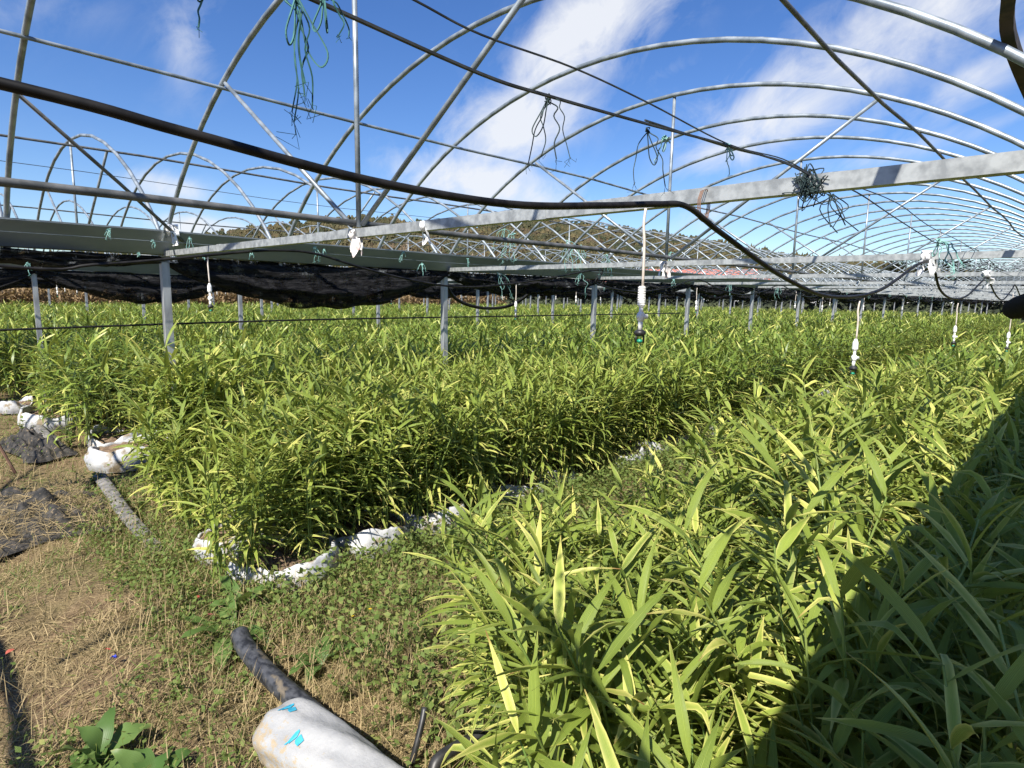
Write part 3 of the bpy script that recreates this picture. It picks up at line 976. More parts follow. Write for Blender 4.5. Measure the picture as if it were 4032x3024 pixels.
def row_label(ri, x, v):
    if ri == 0:
        if v < .15: return 'lush ginger plant in the deep shade at the lower right', 'ginger plants in the lower right shade'
        if x < 3: return 'tall sunlit ginger plant at the head of the near right row', 'ginger plants at the head of the near right row'
        return 'sunlit ginger plant farther along the near right row', 'ginger plants farther along the near right row'
    if ri == 1:
        if x < 2.3: return 'ginger plant in the white bags heading the middle row', 'ginger plants heading the middle row'
        return 'ginger plant in the middle row beyond the weedy path', 'ginger plants along the middle row'
    return ['', '', 'ginger plant in the row around the nearest posts', 'ginger plant in the row behind the nearest posts at left', 'ginger plant in the far left rows', 'ginger plant in the far left rows'][min(ri, 5)], 'ginger plants in row %s from the camera' % ['', '', 'three', 'four', 'five', 'six'][min(ri, 5)]


NNEAR, NMID = 130, 296
HL = {0: .98, 1: .90}
src_far = []
for i, (d, ri, x, v) in enumerate(spots[:NMID]):
    lb, gp = row_label(ri, x, v)
    rz = random.uniform(0, 6.28)
    sc = random.uniform(.84, 1.08)*HL.get(ri, .95)
    if ri == 1 and x < 1.9: sc *= .88
    if ri == 0 and 1.35 < x < 2.9 and v > .65: sc *= .84
    if ri == 2 and v < 5.6 and x < 2.3: sc *= 1.22
    if i < NNEAR:
        t = thing('ginger_plant', lb, 'ginger plant', (x, v, SOILZ), rz, gp)
        lm, sm = (BIG_M if ri == 0 else NEAR_M)[i % 6]
        if ri == 0: rz = R(90) + random.gauss(0, 1.1)
        link('leaves', lm, t); link('stems', sm, t)
    elif i < NMID-4:
        t = tag(link('ginger_plant', MID_M[i % 5], None, (x, v, SOILZ), rz), lb, 'ginger plant', gp)
    else:
        t = tag(link('ginger_plant', FAR_M[i % 4], None, (x, v, SOILZ), rz), lb, 'ginger plant', gp)
        src_far.append(t)
    t.scale = (sc*random.uniform(.95, 1.1), sc*random.uniform(.95, 1.1), sc)
    t.rotation_euler = (random.gauss(0, .05), random.gauss(0, .05), rz)


def scatter(name, pts, rots, scales, idx, sources, label, cat):
    """one object whose geometry nodes put whole plants on its points"""
    me = bpy.data.meshes.new(name)
    me.from_pydata([tuple(p) for p in pts], [], [])
    for nm, ty, key, data in (('rot', 'FLOAT_VECTOR', 'vector', np.asarray(rots, np.float32).ravel()), ('siz', 'FLOAT_VECTOR', 'vector', np.asarray(scales, np.float32).ravel()), ('pick', 'INT', 'value', np.asarray(idx, np.int32))):
        a = me.attributes.new(nm, ty, 'POINT')
        a.data.foreach_set(key, data)
    o = link(name, me)
    ng = bpy.data.node_groups.new(name, 'GeometryNodeTree')
    ng.interface.new_socket('Geometry', in_out='INPUT', socket_type='NodeSocketGeometry')
    ng.interface.new_socket('Geometry', in_out='OUTPUT', socket_type='NodeSocketGeometry')
    gi = ng.nodes.new('NodeGroupInput'); go = ng.nodes.new('NodeGroupOutput')
    jn = ng.nodes.new('GeometryNodeJoinGeometry')
    for s in reversed(sources):
        oi = ng.nodes.new('GeometryNodeObjectInfo')
        oi.transform_space = 'ORIGINAL'
        oi.inputs['Object'].default_value = s
        oi.inputs['As Instance'].default_value = True
        ng.links.new(oi.outputs['Geometry'], jn.inputs[0])
    ip = ng.nodes.new('GeometryNodeInstanceOnPoints')
    ip.inputs['Pick Instance'].default_value = True
    def attr(nm, ty):
        n = ng.nodes.new('GeometryNodeInputNamedAttribute')
        n.data_type = ty
        n.inputs['Name'].default_value = nm
        return n.outputs['Attribute']
    ng.links.new(gi.outputs[0], ip.inputs['Points'])
    ng.links.new(jn.outputs[0], ip.inputs['Instance'])
    ng.links.new(attr('pick', 'INT'), ip.inputs['Instance Index'])
    er = ng.nodes.new('FunctionNodeEulerToRotation')
    ng.links.new(attr('rot', 'FLOAT_VECTOR'), er.inputs[0])
    ng.links.new(er.outputs[0], ip.inputs['Rotation'])
    ng.links.new(attr('siz', 'FLOAT_VECTOR'), ip.inputs['Scale'])
    ng.links.new(ip.outputs[0], go.inputs[0])
    md = o.modifiers.new('scatter', 'NODES')
    md.node_group = ng
    return tag(o, label, cat, None, 'stuff')


rest = spots[NMID:]
n = len(rest)
scl = np.stack([rng.uniform(.95, 1.2, n), rng.uniform(.95, 1.2, n), rng.uniform(.86, 1.04, n)], 1)
scatter('ginger_crop', [(x, v, SOILZ) for _, _, x, v in rest], np.stack([rng.normal(0, .05, n), rng.normal(0, .05, n), rng.uniform(0, 6.28, n)], 1), scl, rng.integers(0, 4, n), src_far,
        'ginger crop filling the far rows under the tunnels', 'ginger crop')


# ------------------------------------------------------------------ white grow bags
def bag_meshes(seed, r=.265, h=.135):
    rg = np.random.default_rng(seed)
    k = 72
    ph = rg.uniform(0, 6.28, 10)
    prof = [(1.00, -.03), (1.06, .04), (1.08, .10), (1.05, .16), (1.0, .205), (.985, .235), (.955, .246), (.915, .236), (.90, .20), (.89, .15)]
    V = []
    def rim(t): return .034*math.sin(2*t+ph[4]) + .018*math.sin(3*t+ph[7]) + .010*math.sin(5*t+ph[5]) + .006*math.sin(9*t+ph[8])
    def crease(t, z):
        a = abs(math.sin(5.5*t+ph[2]+z*9+.8*math.sin(3*t+ph[3]))) + .7*abs(math.sin(9.5*t+ph[6]-z*13+math.sin(2*t))) + .4*abs(math.sin(16.5*t+ph[9]+z*21))
        return .034*(a-1.0)
    for pi_, (f, z) in enumerate(prof):
        for j in range(k):
            t = 2*math.pi*j/k
            wr = 1 + .06*math.sin(2*t+ph[0]) + .045*math.sin(3*t+ph[1]) + crease(t, z)*(1 if pi_ < 7 else .5)
            zz = z*h/.24 + rim(t)*min(1, max(0, z)/.2) + rg.normal(0, .003)
            V.append((r*f*wr*math.cos(t), r*f*wr*math.sin(t), zz))
    n = len(prof)
    b = MB().add(V, [(i*k+j, i*k+(j+1) % k, (i+1)*k+(j+1) % k, (i+1)*k+j) for i in range(n-1) for j in range(k)])
    s = MB()
    V = [(0, 0, h*.80)]
    for i in range(1, 8):
        for j in range(k):
            t = 2*math.pi*j/k
            wr = 1 + .06*math.sin(2*t+ph[0]) + .045*math.sin(3*t+ph[1])
            V.append((r*.93*i/7*wr*math.cos(t), r*.93*i/7*wr*math.sin(t), h*(.80-.12*(i/7)**2) + rg.normal(0, .007)))
    F = [(0, 1+j, 1+(j+1) % k) for j in range(k)] + [(1+i*k+j, 1+(i+1)*k+j, 1+(i+1)*k+(j+1) % k, 1+i*k+(j+1) % k) for i in range(6) for j in range(k)]
    s.add(V, F)
    return b.mesh('sack', SACK, True), s.mesh('soil', SOIL, True)


BAGS = [bag_meshes(s) for s in range(5)]
bi = 0


def bag(x, v, label, group=None, sc=1, rz=None, sz=1):
    global bi
    t = thing('grow_bag', label, 'grow bag', (x, v, 0), random.uniform(0, 6.28) if rz is None else rz, group)
    a, b_ = BAGS[bi % 5]
    link('sack', a, t); link('soil', b_, t)
    t.scale = (sc, sc, sz)
    bi += 1
    return t


bag(1.62, 3.42, 'front white sack at the head of the middle row, curved rim toward the camera', None, 1.08, .4)
bag(1.50, 3.98, 'white sack half hidden by weeds at the left end of the middle row', None, .8, 1.2)
bag(2.22, 3.50, 'white sack with bare brown soil beside the path, second from the row head', None, 1.08, 2.2)
bag(2.78, 3.50, 'white sack with a dock leaf against it, third along the path', None, 1.0)
for i, x in enumerate([3.7, 4.25, 5.3, 5.85, 6.6, 7.2, 7.9, 9.2, 10, 11.6, 13, 15, 17, 18.5, 19.2]):
    bag(x, 3.52+.04*math.sin(i*2), 'white grow sack edging the weedy path under the middle row', 'white sacks along the weedy path')
for x, v in ((2.05, 4.25), (2.6, 4.3), (2.1, 4.0)):
    if v != 4.0: bag(x, v, 'white grow sack hidden among stems inside the middle row', 'white sacks inside the middle row', .95)
bag(1.72, 6.85, 'crumpled white sack with open bare soil heading the third row', None, 1.45, .9, 1.25)
bag(1.78, 7.55, 'white sack on its side edge, left of the open bare one', None, 1.15, .2, 1.2)
bag(2.45, 6.35, 'white grow sack in the shade behind the open bare one', None, .95)
bag(1.45, 9.35, 'pale blue white sack far left at the head of the fourth row', None, 1.25, None, 1.4)
bag(1.28, 10.8, 'small white sack farthest left beside the row heads', None, .75)
for i, x in enumerate([1.55, 2.1, 2.7, 3.3, 3.9]):
    bag(x, 1.05, 'white grow sack buried under the leaves of the near right row', 'white sacks under the near right row', .95)
    if i < 4: bag(x-.15, .42, 'white grow sack buried under the leaves of the near right row', 'white sacks under the near right row', .95)


# ------------------------------------------------------------------ grass, straw and weeds
def blades(name, pts, h, wdt, m, label, cat, droop=1.0, nseg=3, lie=.5, per=1, seed=1):
    rg = np.random.default_rng(seed)
    lb = LB()
    N = len(pts)
    tt = np.linspace(0, 1, nseg+1)
    pts = np.asarray(pts)
    az = rg.uniform(0, 6.28, N)
    el = np.where(rg.random(N) < lie, rg.uniform(.02, .5, N), rg.uniform(.6, 1.45, N))
    ln = h*rg.uniform(.4, 1.2, N)
    wd = wdt*rg.uniform(.6, 1.3, N)
    dr = droop*rg.uniform(.1, 1.0, N)
    rd = rg.random(N)
    e = el[:, None] - dr[:, None]*tt[None]**1.2
    d = np.stack([np.cos(e)*np.cos(az)[:, None], np.cos(e)*np.sin(az)[:, None], np.sin(e)], -1)
    c = np.zeros((N, nseg+1, 3))
    c[:, 0] = pts
    c[:, 1:] = pts[:, None] + np.cumsum((d[:, :-1]+d[:, 1:])/2*(ln/nseg)[:, None, None], 1)
    zz = bump_z(pts[:, 0], pts[:, 1])[:, None] + .004 + .012*tt[None]
    c[:, :, 2] = np.maximum(c[:, :, 2], zz)
    sd = np.stack([-np.sin(az), np.cos(az), rg.normal(0, .4, N)], -1)
    wv = (np.cos(tt*math.pi/2)**.6 + .05)[None]*wd[:, None]
    l = c + sd[:, None]*wv[..., None]
    r_ = c - sd[:, None]*wv[..., None]
    V = np.stack([l, r_], 2).reshape(-1, 3)
    n = nseg+1
    base = np.arange(N)*2*n
    q = np.array([[2*j, 2*j+1, 2*j+3, 2*j+2] for j in range(nseg)])
    Fc = (base[:, None, None] + q[None]).reshape(-1, 4)
    me = bpy.data.meshes.new(name)
    me.from_pydata(V.tolist(), [], Fc.tolist())
    me.materials.append(m)
    A = np.zeros((N, n, 2, 4), np.float32)
    A[..., 0] = .3
    A[..., 1] = tt[None, :, None]*.8
    A[..., 2] = rd[:, None, None]
    A[..., 3] = 1
    a = me.attributes.new('leaf', 'FLOAT_COLOR', 'POINT')
    a.data.foreach_set('color', A.ravel())
    o = link(name, me)
    return tag(o, label, cat, None, 'stuff')


def cloud_pts(n, x0, x1, y0, y1, f=None, seed=0, z=None):
    rg = np.random.default_rng(seed)
    x = rg.uniform(x0, x1, n); y = rg.uniform(y0, y1, n)
    if f is not None:
        k_ = rg.random(n) < f(x, y)
        x, y = x[k_], y[k_]
    return np.stack([x, y, bump_z(x, y)], 1)


def patch(x, y, s=1.0, o=0.):
    return .5 + .25*np.sin(s*2.3*x+o+1.3*np.sin(s*1.7*y)) + .25*np.sin(s*2.9*y-s*1.1*x+o*2)


straw_pts = np.vstack([cloud_pts(62000, -.3, 1.45, .9, 6.5, lambda x, y: np.clip(1.25-y/9, .3, 1)*(.12+.95*patch(x, y, 2.1)**1.6), 1),
                       cloud_pts(9000, -.2, 1.6, 6.0, 15, None, 2), cloud_pts(9000, 1.2, 2.4, 1.2, 3.2, None, 3)])
blades('dry_grass', straw_pts, .075, .0014, STRAW, 'dry straw coloured grass matted over the bare ground at lower left', 'dry grass', 1.3, 3, .82, seed=3)
tall = np.vstack([cloud_pts(2600, .8, 2.2, 2.0, 3.3, None, 45), cloud_pts(1500, .9, 1.5, 3.3, 6, None, 46), cloud_pts(3500, .5, 1.5, 1.4, 3.6, lambda x, y: patch(x, y, 2.8, 4)**2, 44), cloud_pts(2600, .2, 1.4, 1.0, 4.2, lambda x, y: patch(x, y, 2.2, 1)**2, 4), cloud_pts(1500, .3, 1.7, 4.2, 9, None, 5), cloud_pts(1200, 1.2, 3, 1.3, 3, None, 6)])
blades('tall_grass', tall, .19, .0016, STRAW, 'thin tall yellowed grass stalks standing among the weeds', 'grass', .9, 5, .12, seed=6)
green = np.vstack([cloud_pts(5000, -.2, 1.3, 1.2, 5, lambda x, y: patch(x, y, 4.5, 1)**3, 47), cloud_pts(9000, -.2, 1.5, 1.2, 6, lambda x, y: (patch(x, y, 1.4, 2) > .55)*.8, 7), cloud_pts(5000, 0, 1.6, 6, 14, None, 8)])
blades('green_grass', green, .085, .0019, WEED, 'short green grass tufts among the straw', 'grass', 1.0, 3, .45, seed=8)


def leaflets(name, pts, hmax, size, label, cat, seed):
    """small broad weed leaves standing on short invisible-thin stalks, as one mat"""
    rg = np.random.default_rng(seed)
    pts = np.asarray(pts)
    N = len(pts)
    z = pts[:, 2] + hmax*rg.random(N)**1.3
    az = rg.uniform(0, 6.28, N); el = rg.normal(.25, .45, N); sz = size*rg.uniform(.5, 1.35, N)
    d = np.stack([np.cos(el)*np.cos(az), np.cos(el)*np.sin(az), np.sin(el)], 1)
    ro = rg.normal(0, .5, N)
    s0 = np.stack([-np.sin(az), np.cos(az), np.zeros(N)], 1)
    nn_ = np.cross(d, s0)
    sd = s0*np.cos(ro)[:, None] + nn_*np.sin(ro)[:, None]
    p = np.stack([pts[:, 0], pts[:, 1], z], 1)
    S_ = sz[:, None]
    V = np.stack([p, p+d*S_*.45+sd*S_*.30, p+d*S_*1.0, p+d*S_*.45-sd*S_*.30], 1).reshape(-1, 3)
    # each leaf keeps a thin stalk to the ground
    g = pts + np.stack([rg.normal(0, .008, N), rg.normal(0, .008, N), np.full(N, -.01)], 1)
    V2 = np.stack([g, p+sd*.0009, p-sd*.0009], 1).reshape(-1, 3)
    F = [(4*i, 4*i+1, 4*i+2, 4*i+3) for i in range(N)] + [(4*N+3*i, 4*N+3*i+1, 4*N+3*i+2) for i in range(N)]
    me = bpy.data.meshes.new(name)
    me.from_pydata(np.vstack([V, V2]).tolist(), [], F)
    me.materials.append(WEED)
    rd = rg.random(N)
    A = np.zeros((len(V)+len(V2), 4), np.float32)
    A[:4*N, 0] = np.tile([0, .6, .2, .6], N); A[:4*N, 1] = np.tile([0, .4, .8, .4], N); A[:4*N, 2] = np.repeat(rd, 4)
    A[4*N:, 2] = np.repeat(rd, 3)
    A[:, 3] = 1
    a = me.attributes.new('leaf', 'FLOAT_COLOR', 'POINT')
    a.data.foreach_set('color', A.ravel())
    return tag(link(name, me), label, cat, None, 'stuff')


path_pts = np.vstack([cloud_pts(5000, 1.6, 6, 2.95, 3.35, None, 21), cloud_pts(6000, 6, 16, 2.9, 3.35, None, 22), cloud_pts(26000, 1.3, 6, 1.35, 3.2, lambda x, y: np.clip(1.2-.12*x, .4, 1), 11), cloud_pts(13000, 6, 16, 1.3, 3.2, None, 12)])
leaflets('path_weeds', path_pts, .19, .036, 'low green weeds carpeting the path between the rows', 'weeds', 13)
head_pts = np.vstack([cloud_pts(5000, .75, 1.5, 2.55, 5.4, lambda x, y: patch(x, y, 2.6, 3)**2, 24), cloud_pts(2500, .95, 1.45, 2.7, 4.5, None, 25), cloud_pts(9000, .85, 1.55, 3.2, 6.2, lambda x, y: .35+.6*patch(x, y, 2, 1), 14), cloud_pts(5000, .5, 1.6, 6.0, 13, lambda x, y: patch(x, y, 1.2), 15), cloud_pts(5000, 0, 1.3, 1.1, 3.4, lambda x, y: (patch(x, y, 1.9, 4) > .45)*.8, 16)])
leaflets('ground_weeds', head_pts, .12, .026, 'small leaved green weeds spreading along the row heads', 'weeds', 17)


def dock(x, v, n, ln, wd, label, seed, el=.7, name='dock_weed'):
    rg = np.random.default_rng(seed)
    t = thing(name, label, 'weed', (x, v, float(bump_z(x, v))), 0)
    for i in range(n):
        lb = LB()
        lb.leaf(np.array([rg.normal(0, .01), rg.normal(0, .01), .0]), i*6.28/n + rg.normal(0, .35), el+rg.normal(0, .25), ln*rg.uniform(.7, 1.15), wd*rg.uniform(.8, 1.2), rg.uniform(.7, 1.7), 11, .22, rg.normal(0, .5), float(rg.random()*.8), .16, .50)
        link('leaf', lb.mesh('leaf', DOCK), t)
    return t


dock(1.10, 2.98, 9, .34, .042, 'large dock plant with drooping wavy leaves above the black pipe end', 31, .75)
dock(.42, 2.46, 8, .21, .042, 'broad leaved dock plant at the bottom edge, lower left', 32, .95)
dock(.52, 2.22, 7, .18, .038, 'smaller dock plant right of the bottom left one', 33, .9)
dock(1.30, 2.45, 6, .22, .034, 'dock plant with upright leaves right of the black pipe', 34, .8)
dock(1.52, 2.35, 5, .12, .024, 'pale dock rosette in the weeds before the near row', 35, .6)
dock(1.22, 3.14, 4, .26, .042, 'dock leaves leaning on the front white sack', 36, 1.0)
dock(2.62, 3.02, 5, .26, .034, 'yellow green dock leaf clump against the third path sack', 37, 1.15)
dock(.62, 2.88, 9, .06, .006, 'small star shaped green rosette on the straw', 38, .35, 'rosette_weed')
dock(.55, 3.5, 9, .06, .006, 'star shaped green rosette farther up the straw', 39, .35, 'rosette_weed')
dock(3.05, 2.72, 10, .16, .018, 'bushy sow thistle growing before the path sacks', 40, 1.1, 'thistle_weed')
dock(3.2, 2.85, 12, .22, .016, 'tallest bushy sow thistle on the path at mid picture', 41, 1.25, 'thistle_weed')
dock(4.5, 2.5, 10, .18, .02, 'leafy weed clump farther down the path', 42, 1.0, 'thistle_weed')

# mixed taller weeds, each its own plant
rg = np.random.default_rng(77)
WPOS = [(1.22, 3.9, .13), (1.15, 4.5, .12), (1.30, 5.2, .14), (1.1, 5.0, .1), (1.05, 3.5, .12), (.85, 3.3, .10), (1.75, 2.75, .13), (2.05, 2.5, .12), (2.3, 2.85, .16), (2.6, 2.3, .14), (1.65, 2.15, .11), (1.25, 2.15, .10), (3.5, 2.4, .17), (4.0, 2.8, .2), (5.0, 2.7, .2), (5.8, 2.4, .2), (1.2, 6.2, .16), (1.35, 7.9, .18), (1.1, 9.0, .2), (.75, 2.65, .08)]
for i, (x, v, h) in enumerate(WPOS):
    t = thing('leafy_weed', ['low leafy weed growing beside the water pipe', 'low leafy weed growing at the heads of the left rows', 'leafy weed growing on the path before the white sacks'][1 if v > 3.25 else 2 if x > 1.7 else 0], 'weed', (x, v, float(bump_z(x, v))), 0, ['weeds beside the pipe', 'weeds at the row heads', 'weeds on the path'][1 if v > 3.25 else 2 if x > 1.7 else 0])
    sb, lb = MB(), LB()
    for q in range(int(rg.integers(3, 6))):
        a = rg.uniform(0, 6.28); hh = h*rg.uniform(.6, 1.3)
        tip = np.array([math.cos(a)*hh*.5, math.sin(a)*hh*.5, hh])
        pts_ = spline([(0, 0, -.01), tip*np.array([.3, .3, .55]), tip], 4)
        sb.tube(pts_, np.linspace(.0022, .001, len(pts_)), 4, cap=False)
        for u_ in np.linspace(.15, 1, int(rg.integers(7, 12))):
            p_ = pts_[min(int(u_*(len(pts_)-1)), len(pts_)-1)]
            lb.leaf(p_, rg.uniform(0, 6.28), rg.uniform(-.1, .9), h*rg.uniform(.25, .5), h*rg.uniform(.05, .11), rg.uniform(.2, 1.2), 4, .2, rg.normal(0, .4), float(rg.random()*.8), .2, .45)
    link('leaves', lb.mesh('leaves', WEED), t)
    sb.build('stems', STEM, t)

# scraps lying on the straw
SCR = [('red_leaf', (420, 1295), .028, (.35, .06, .05), 'fallen red leaf on the straw, upper one'), ('red_leaf', (240, 1405), .024, (.42, .05, .05), 'fallen red leaf on the straw beside the rosette'),
       ('red_leaf', (12, 1415), .03, (.45, .11, .07), 'fallen orange red leaf at the left edge'), ('red_leaf', (460, 1330), .028, (.30, .08, .08), 'dark red fallen leaf below the dock plant'),
       ('blue_scrap', (246, 1422), .020, (.02, .05, .55), 'small bright blue plastic scrap on the straw')]
for nm, (px, py), s, c, lab in SCR:
    d = ray(px*K, py*K)
    p = Vector((0, 0, ZC)) + d*((.03-ZC)/d.z)
    lb = LB()
    if nm == 'red_leaf':
        lb.leaf(np.array([0, 0, .004]), 1.1+px, .25, s*1.4, s*.36, .5, 6, .4, .4, .5, .1, .45)
    else:
        for q in range(4): lb.leaf(np.array([0, 0, .004*q]), q*1.7, .5, s*.8, s*.35, .9, 4, .3, .8, .5, .3, .45)
    m_ = two_tone(nm, tuple(x*.8 for x in c), c, 60, .5)
    o = link(nm, lb.mesh(nm, m_), None, p)
    tag(o, lab, 'leaf' if nm == 'red_leaf' else 'plastic scrap')
# yellow daisies
fl, st = two_tone('yellow_petal', (.55, .36, .01), (.62, .42, .02), 60, .6), WEED
for i, (px, py) in enumerate([(761, 1330), (800, 1315), (1297, 990), (1125, 1165)]):
    d = ray(px*K, py*K)
    p = Vector((0, 0, ZC)) + d*((.10-ZC)/d.z)
    t = thing('yellow_flower', ['yellow flower left of the near row, lower one', 'yellow flower above the lower one', 'yellow flower in front of the path sacks', 'yellow flower among the near row leaf tips'][i], 'flower', (p.x, p.y, 0))
    lb = LB()
    for q in range(9): lb.leaf(np.array([0, 0, .10]), q*.7, .2, .011, .003, .3, 3, .1, 0, .2)
    link('petals', lb.mesh('petals', fl), t)
    MB().tube([(0, 0, -.02), (.004, 0, .05), (0, 0, .101)], .0012, 4).build('stalk', STEM, t)

# ------------------------------------------------------------------ pipes, nets and litter on the ground
pm = MB()
pp = spline([(1.075, 2.80, .07), (1.06, 2.70, .055), (1.05, 2.45, .045), (1.055, 2.1, .05), (1.08, 1.6, .055), (1.11, .9, .06), (1.14, .2, .06)], 8)
pm.tube(pp, .043, 18)
tag(pm.build('water_pipe', PIPE, None, True), 'muddy black water pipe lying at the row heads, lower left', 'pipe')


def flat_hose(pts, wd, label):
    q = spline(pts, 6)
    b = MB()
    V = []
    for i, p in enumerate(q):
        t = (q[min(i+1, len(q)-1)]-q[max(i-1, 0)]); t /= np.linalg.norm(t)
        s = np.cross(t, [0, 0, 1]); s /= np.linalg.norm(s)
        for a_, z in ((-1, 0.), (-.7, .012), (0, .02 + .004*math.sin(i)), (.7, .012), (1, 0), (0, -.01)):
            V.append(p + s*a_*wd + np.array([0, 0, z]))
    n = 6
    b.add(V, [(i*n+j, i*n+(j+1) % n, (i+1)*n+(j+1) % n, (i+1)*n+j) for i in range(len(q)-1) for j in range(n)] + [tuple(range(n)), tuple((len(q)-1)*n+j for j in range(n-1, -1, -1))])
    tag(b.build('flat_hose', LAYFLAT, None, True), label, 'flat hose')


flat_hose([(1.26, 6.25, .06), (1.22, 5.7, .05), (1.17, 5.1, .045), (1.16, 4.6, .02), (1.15, 4.2, .0)], .055, 'grey flattened hose beside the crumpled black net')
flat_hose([(1.24, 9.9, .07), (1.24, 9.1, .06), (1.22, 8.2, .05), (1.2, 7.6, .0)], .06, 'grey flattened hose near the far left row heads')


def net_heap(x0, x1, y0, y1, h, label, seed):
    rg = np.random.default_rng(seed)
    nx, ny_ = 46, 46
    X = np.linspace(0, 1, nx); Y = np.linspace(0, 1, ny_)
    ph = rg.uniform(0, 6.28, 8)
    V = []
    for a in X:
        for c in Y:
            env = max(0., 1-((a-.5)*2)**2)**.6 * max(0., 1-((c-.5)*2)**2)**.6
            z = h*env*(.45 + .25*math.sin(9*a+4*c+ph[0]) + .2*math.sin(17*c-6*a+ph[1]) + .16*math.sin(31*a+12*c+ph[2]) + .1*math.sin(45*c+20*a+ph[3]))
            V.append((x0+(x1-x0)*a + .05*math.sin(7*c+ph[4]), y0+(y1-y0)*c + .06*math.sin(6*a+ph[5]), max(z, -.02) + .004))
    b = MB().add(V, [(i*ny_+j, (i+1)*ny_+j, (i+1)*ny_+j+1, i*ny_+j+1) for i in range(nx-1) for j in range(ny_-1)])
    tag(b.build('net_heap', NETG, None, True), label, 'net heap')


NETG = two_tone('dusty_black_net', (.012, .012, .012), (.05, .045, .04), 20, .9, 0, 6, bump=.02, third=((.20, .15, .09), 25, .60))
net_heap(.35, 1.12, 4.9, 6.3, .17, 'crumpled dusty black net lying in the straw at left', 2)
net_heap(.85, 1.3, 7.4, 8.9, .2, 'smaller grey net heap beyond the larger black one', 3)
rg = np.random.default_rng(31)
hx, hy = rg.uniform(.38, 1.1, 1500), rg.uniform(4.95, 6.25, 1500)
env = np.maximum(0, 1-((hx-.735)/.385)**2)**.6*np.maximum(0, 1-((hy-5.6)/.7)**2)**.6
blades('loose_straw', np.stack([hx, hy, .012+.095*env], 1), .16, .0015, STRAW, 'loose dry straw strewn over the crumpled black net', 'straw', .5, 3, .97, seed=32)
# thin iron stake at the left edge
p, q = at(-6, 955, 6.9), at(33, 1018, 6.9)
tag(MB().tube([(p.x, p.y, p.z), (q.x, q.y, q.z-.02)], .012, 6).build('iron_stake', RUST), 'thin rusty stake leaning at the left edge', 'stake')
# two blue poles resting in the third row
bp = []
for i, (dx, dz) in enumerate(((0, 0), (.05, -.035))):
    a_, c_ = at(300, 930, 6.0), at(428, 868, 5.75)
    o = MB().tube([(a_.x+dx, a_.y, a_.z+dz), (c_.x+dx, c_.y, c_.z+dz)], .013, 8).build('blue_pole', BLUEPOLE, None, True)
    tag(o, ['upper of two blue poles leaning over the open bare sack', 'lower of two blue poles leaning over the open bare sack'][i], 'pole')
# white sack wrapped round a pipe at the bottom edge with blue print
wc = np.array([.90, 2.03, .10]); wd_ = np.array([.115, -.99, .02]); wd_ /= np.linalg.norm(wd_)
sx = np.cross(wd_, [0, 0, 1]); sx /= np.linalg.norm(sx)
sz_ = np.cross(sx, wd_)
rg = np.random.default_rng(8)


def wsack(l, t, off=0.):
    """point on the wrapped sack: l along, t angle"""
    f = 1 + .05*math.sin(3*t+l*5) + .04*math.sin(7*t-l*11) + .012*abs(math.sin(6*t+l*19+math.sin(l*23))) - .014*abs(math.sin(l*16+2.2*math.sin(2*t+1))) - .008*abs(math.sin(l*41-3*t))
    rr = np.interp(l, [0, .015, .05, .12, .5, .9], [.075, .105, .122, .125, .118, .12])*f + off
    return wc + wd_*l + sx*rr*math.cos(t) + sz_*rr*math.sin(t)*.92


b = MB()
ls = np.concatenate([np.linspace(0, .1, 8), np.linspace(.11, .9, 70)])
kk = 90
b.add([wsack(l, 2*math.pi*j/kk) for l in ls for j in range(kk)], [(i*kk+j, i*kk+(j+1) % kk, (i+1)*kk+(j+1) % kk, (i+1)*kk+j) for i in range(len(ls)-1) for j in range(kk)] + [tuple(range(kk))])
fl_ = [wsack(.30, -.15+.1) + sx*.0, wsack(.42, .05), wsack(.34, .0) + sx*.06 + sz_*.03, wsack(.30, .05)+sx*.03+sz_*.05]
b.add(fl_, [(0, 1, 2), (0, 2, 3)])
def sack_mat():
    m, t, out = mat('dirty_white_sack')
    pos = t.n('ShaderNodeNewGeometry').outputs['Position']
    n = t.noise(t.vm('MULTIPLY', pos, (1., .6, 1.)), 60, 6, .7)
    n2 = t.noise(pos, 9, 5, .6)
    col = t.mix(t.ramp(n2, [(.3, 0.), (.7, 1.)]), (.26, .265, .27, 1), (.36, .36, .355, 1))
    side = t.m('ADD', t.m('MULTIPLY', t.vm('DOT_PRODUCT', t.vm('SUBTRACT', pos, (.90, 2.03, .10)), (-5., .8, -2.5), 1), 1.), .10)
    dirt = t.m('ADD', t.m('MULTIPLY', t.m('SUBTRACT', n, .54), 11.), t.m('MULTIPLY', side, 2.6), clamp=True)
    col = t.mix(t.m('MULTIPLY', dirt, .75), col, (.33, .25, .14, 1))
    principled(t, out, col, .5, 0, t.m('ADD', n2, t.m('MULTIPLY', n, .3)), .01, .4, .8)
    return m


WS = sack_mat()
so = thing('wrapped_sack', 'white plastic sack with blue print wrapped over the pipe at the bottom edge', 'sack')
b.build('sack_cover', WS, so, True)


def decal(l0, t0, polys):
    b = MB()
    for poly in polys:
        b.add([wsack(l0+a, t0+c/.12, .0035) for a, c in poly], [tuple(range(len(poly)))])
    return b.build('printed_mark', BLUEPRINT, so)


# small abstract print: slanted leaf-like bar with a dropped block
mark = [[(.00, -.030), (.010, -.030), (.016, .000), (.012, .018), (.004, .022), (-.002, .010)], [(.018, -.010), (.024, .014), (.050, .004), (.046, -.022), (.030, -.020)], [(-.004, -.040), (.004, -.036), (.004, -.028), (-.002, -.030)]]
decal(.065, 1.62, mark)
decal(.20, 1.05, mark)
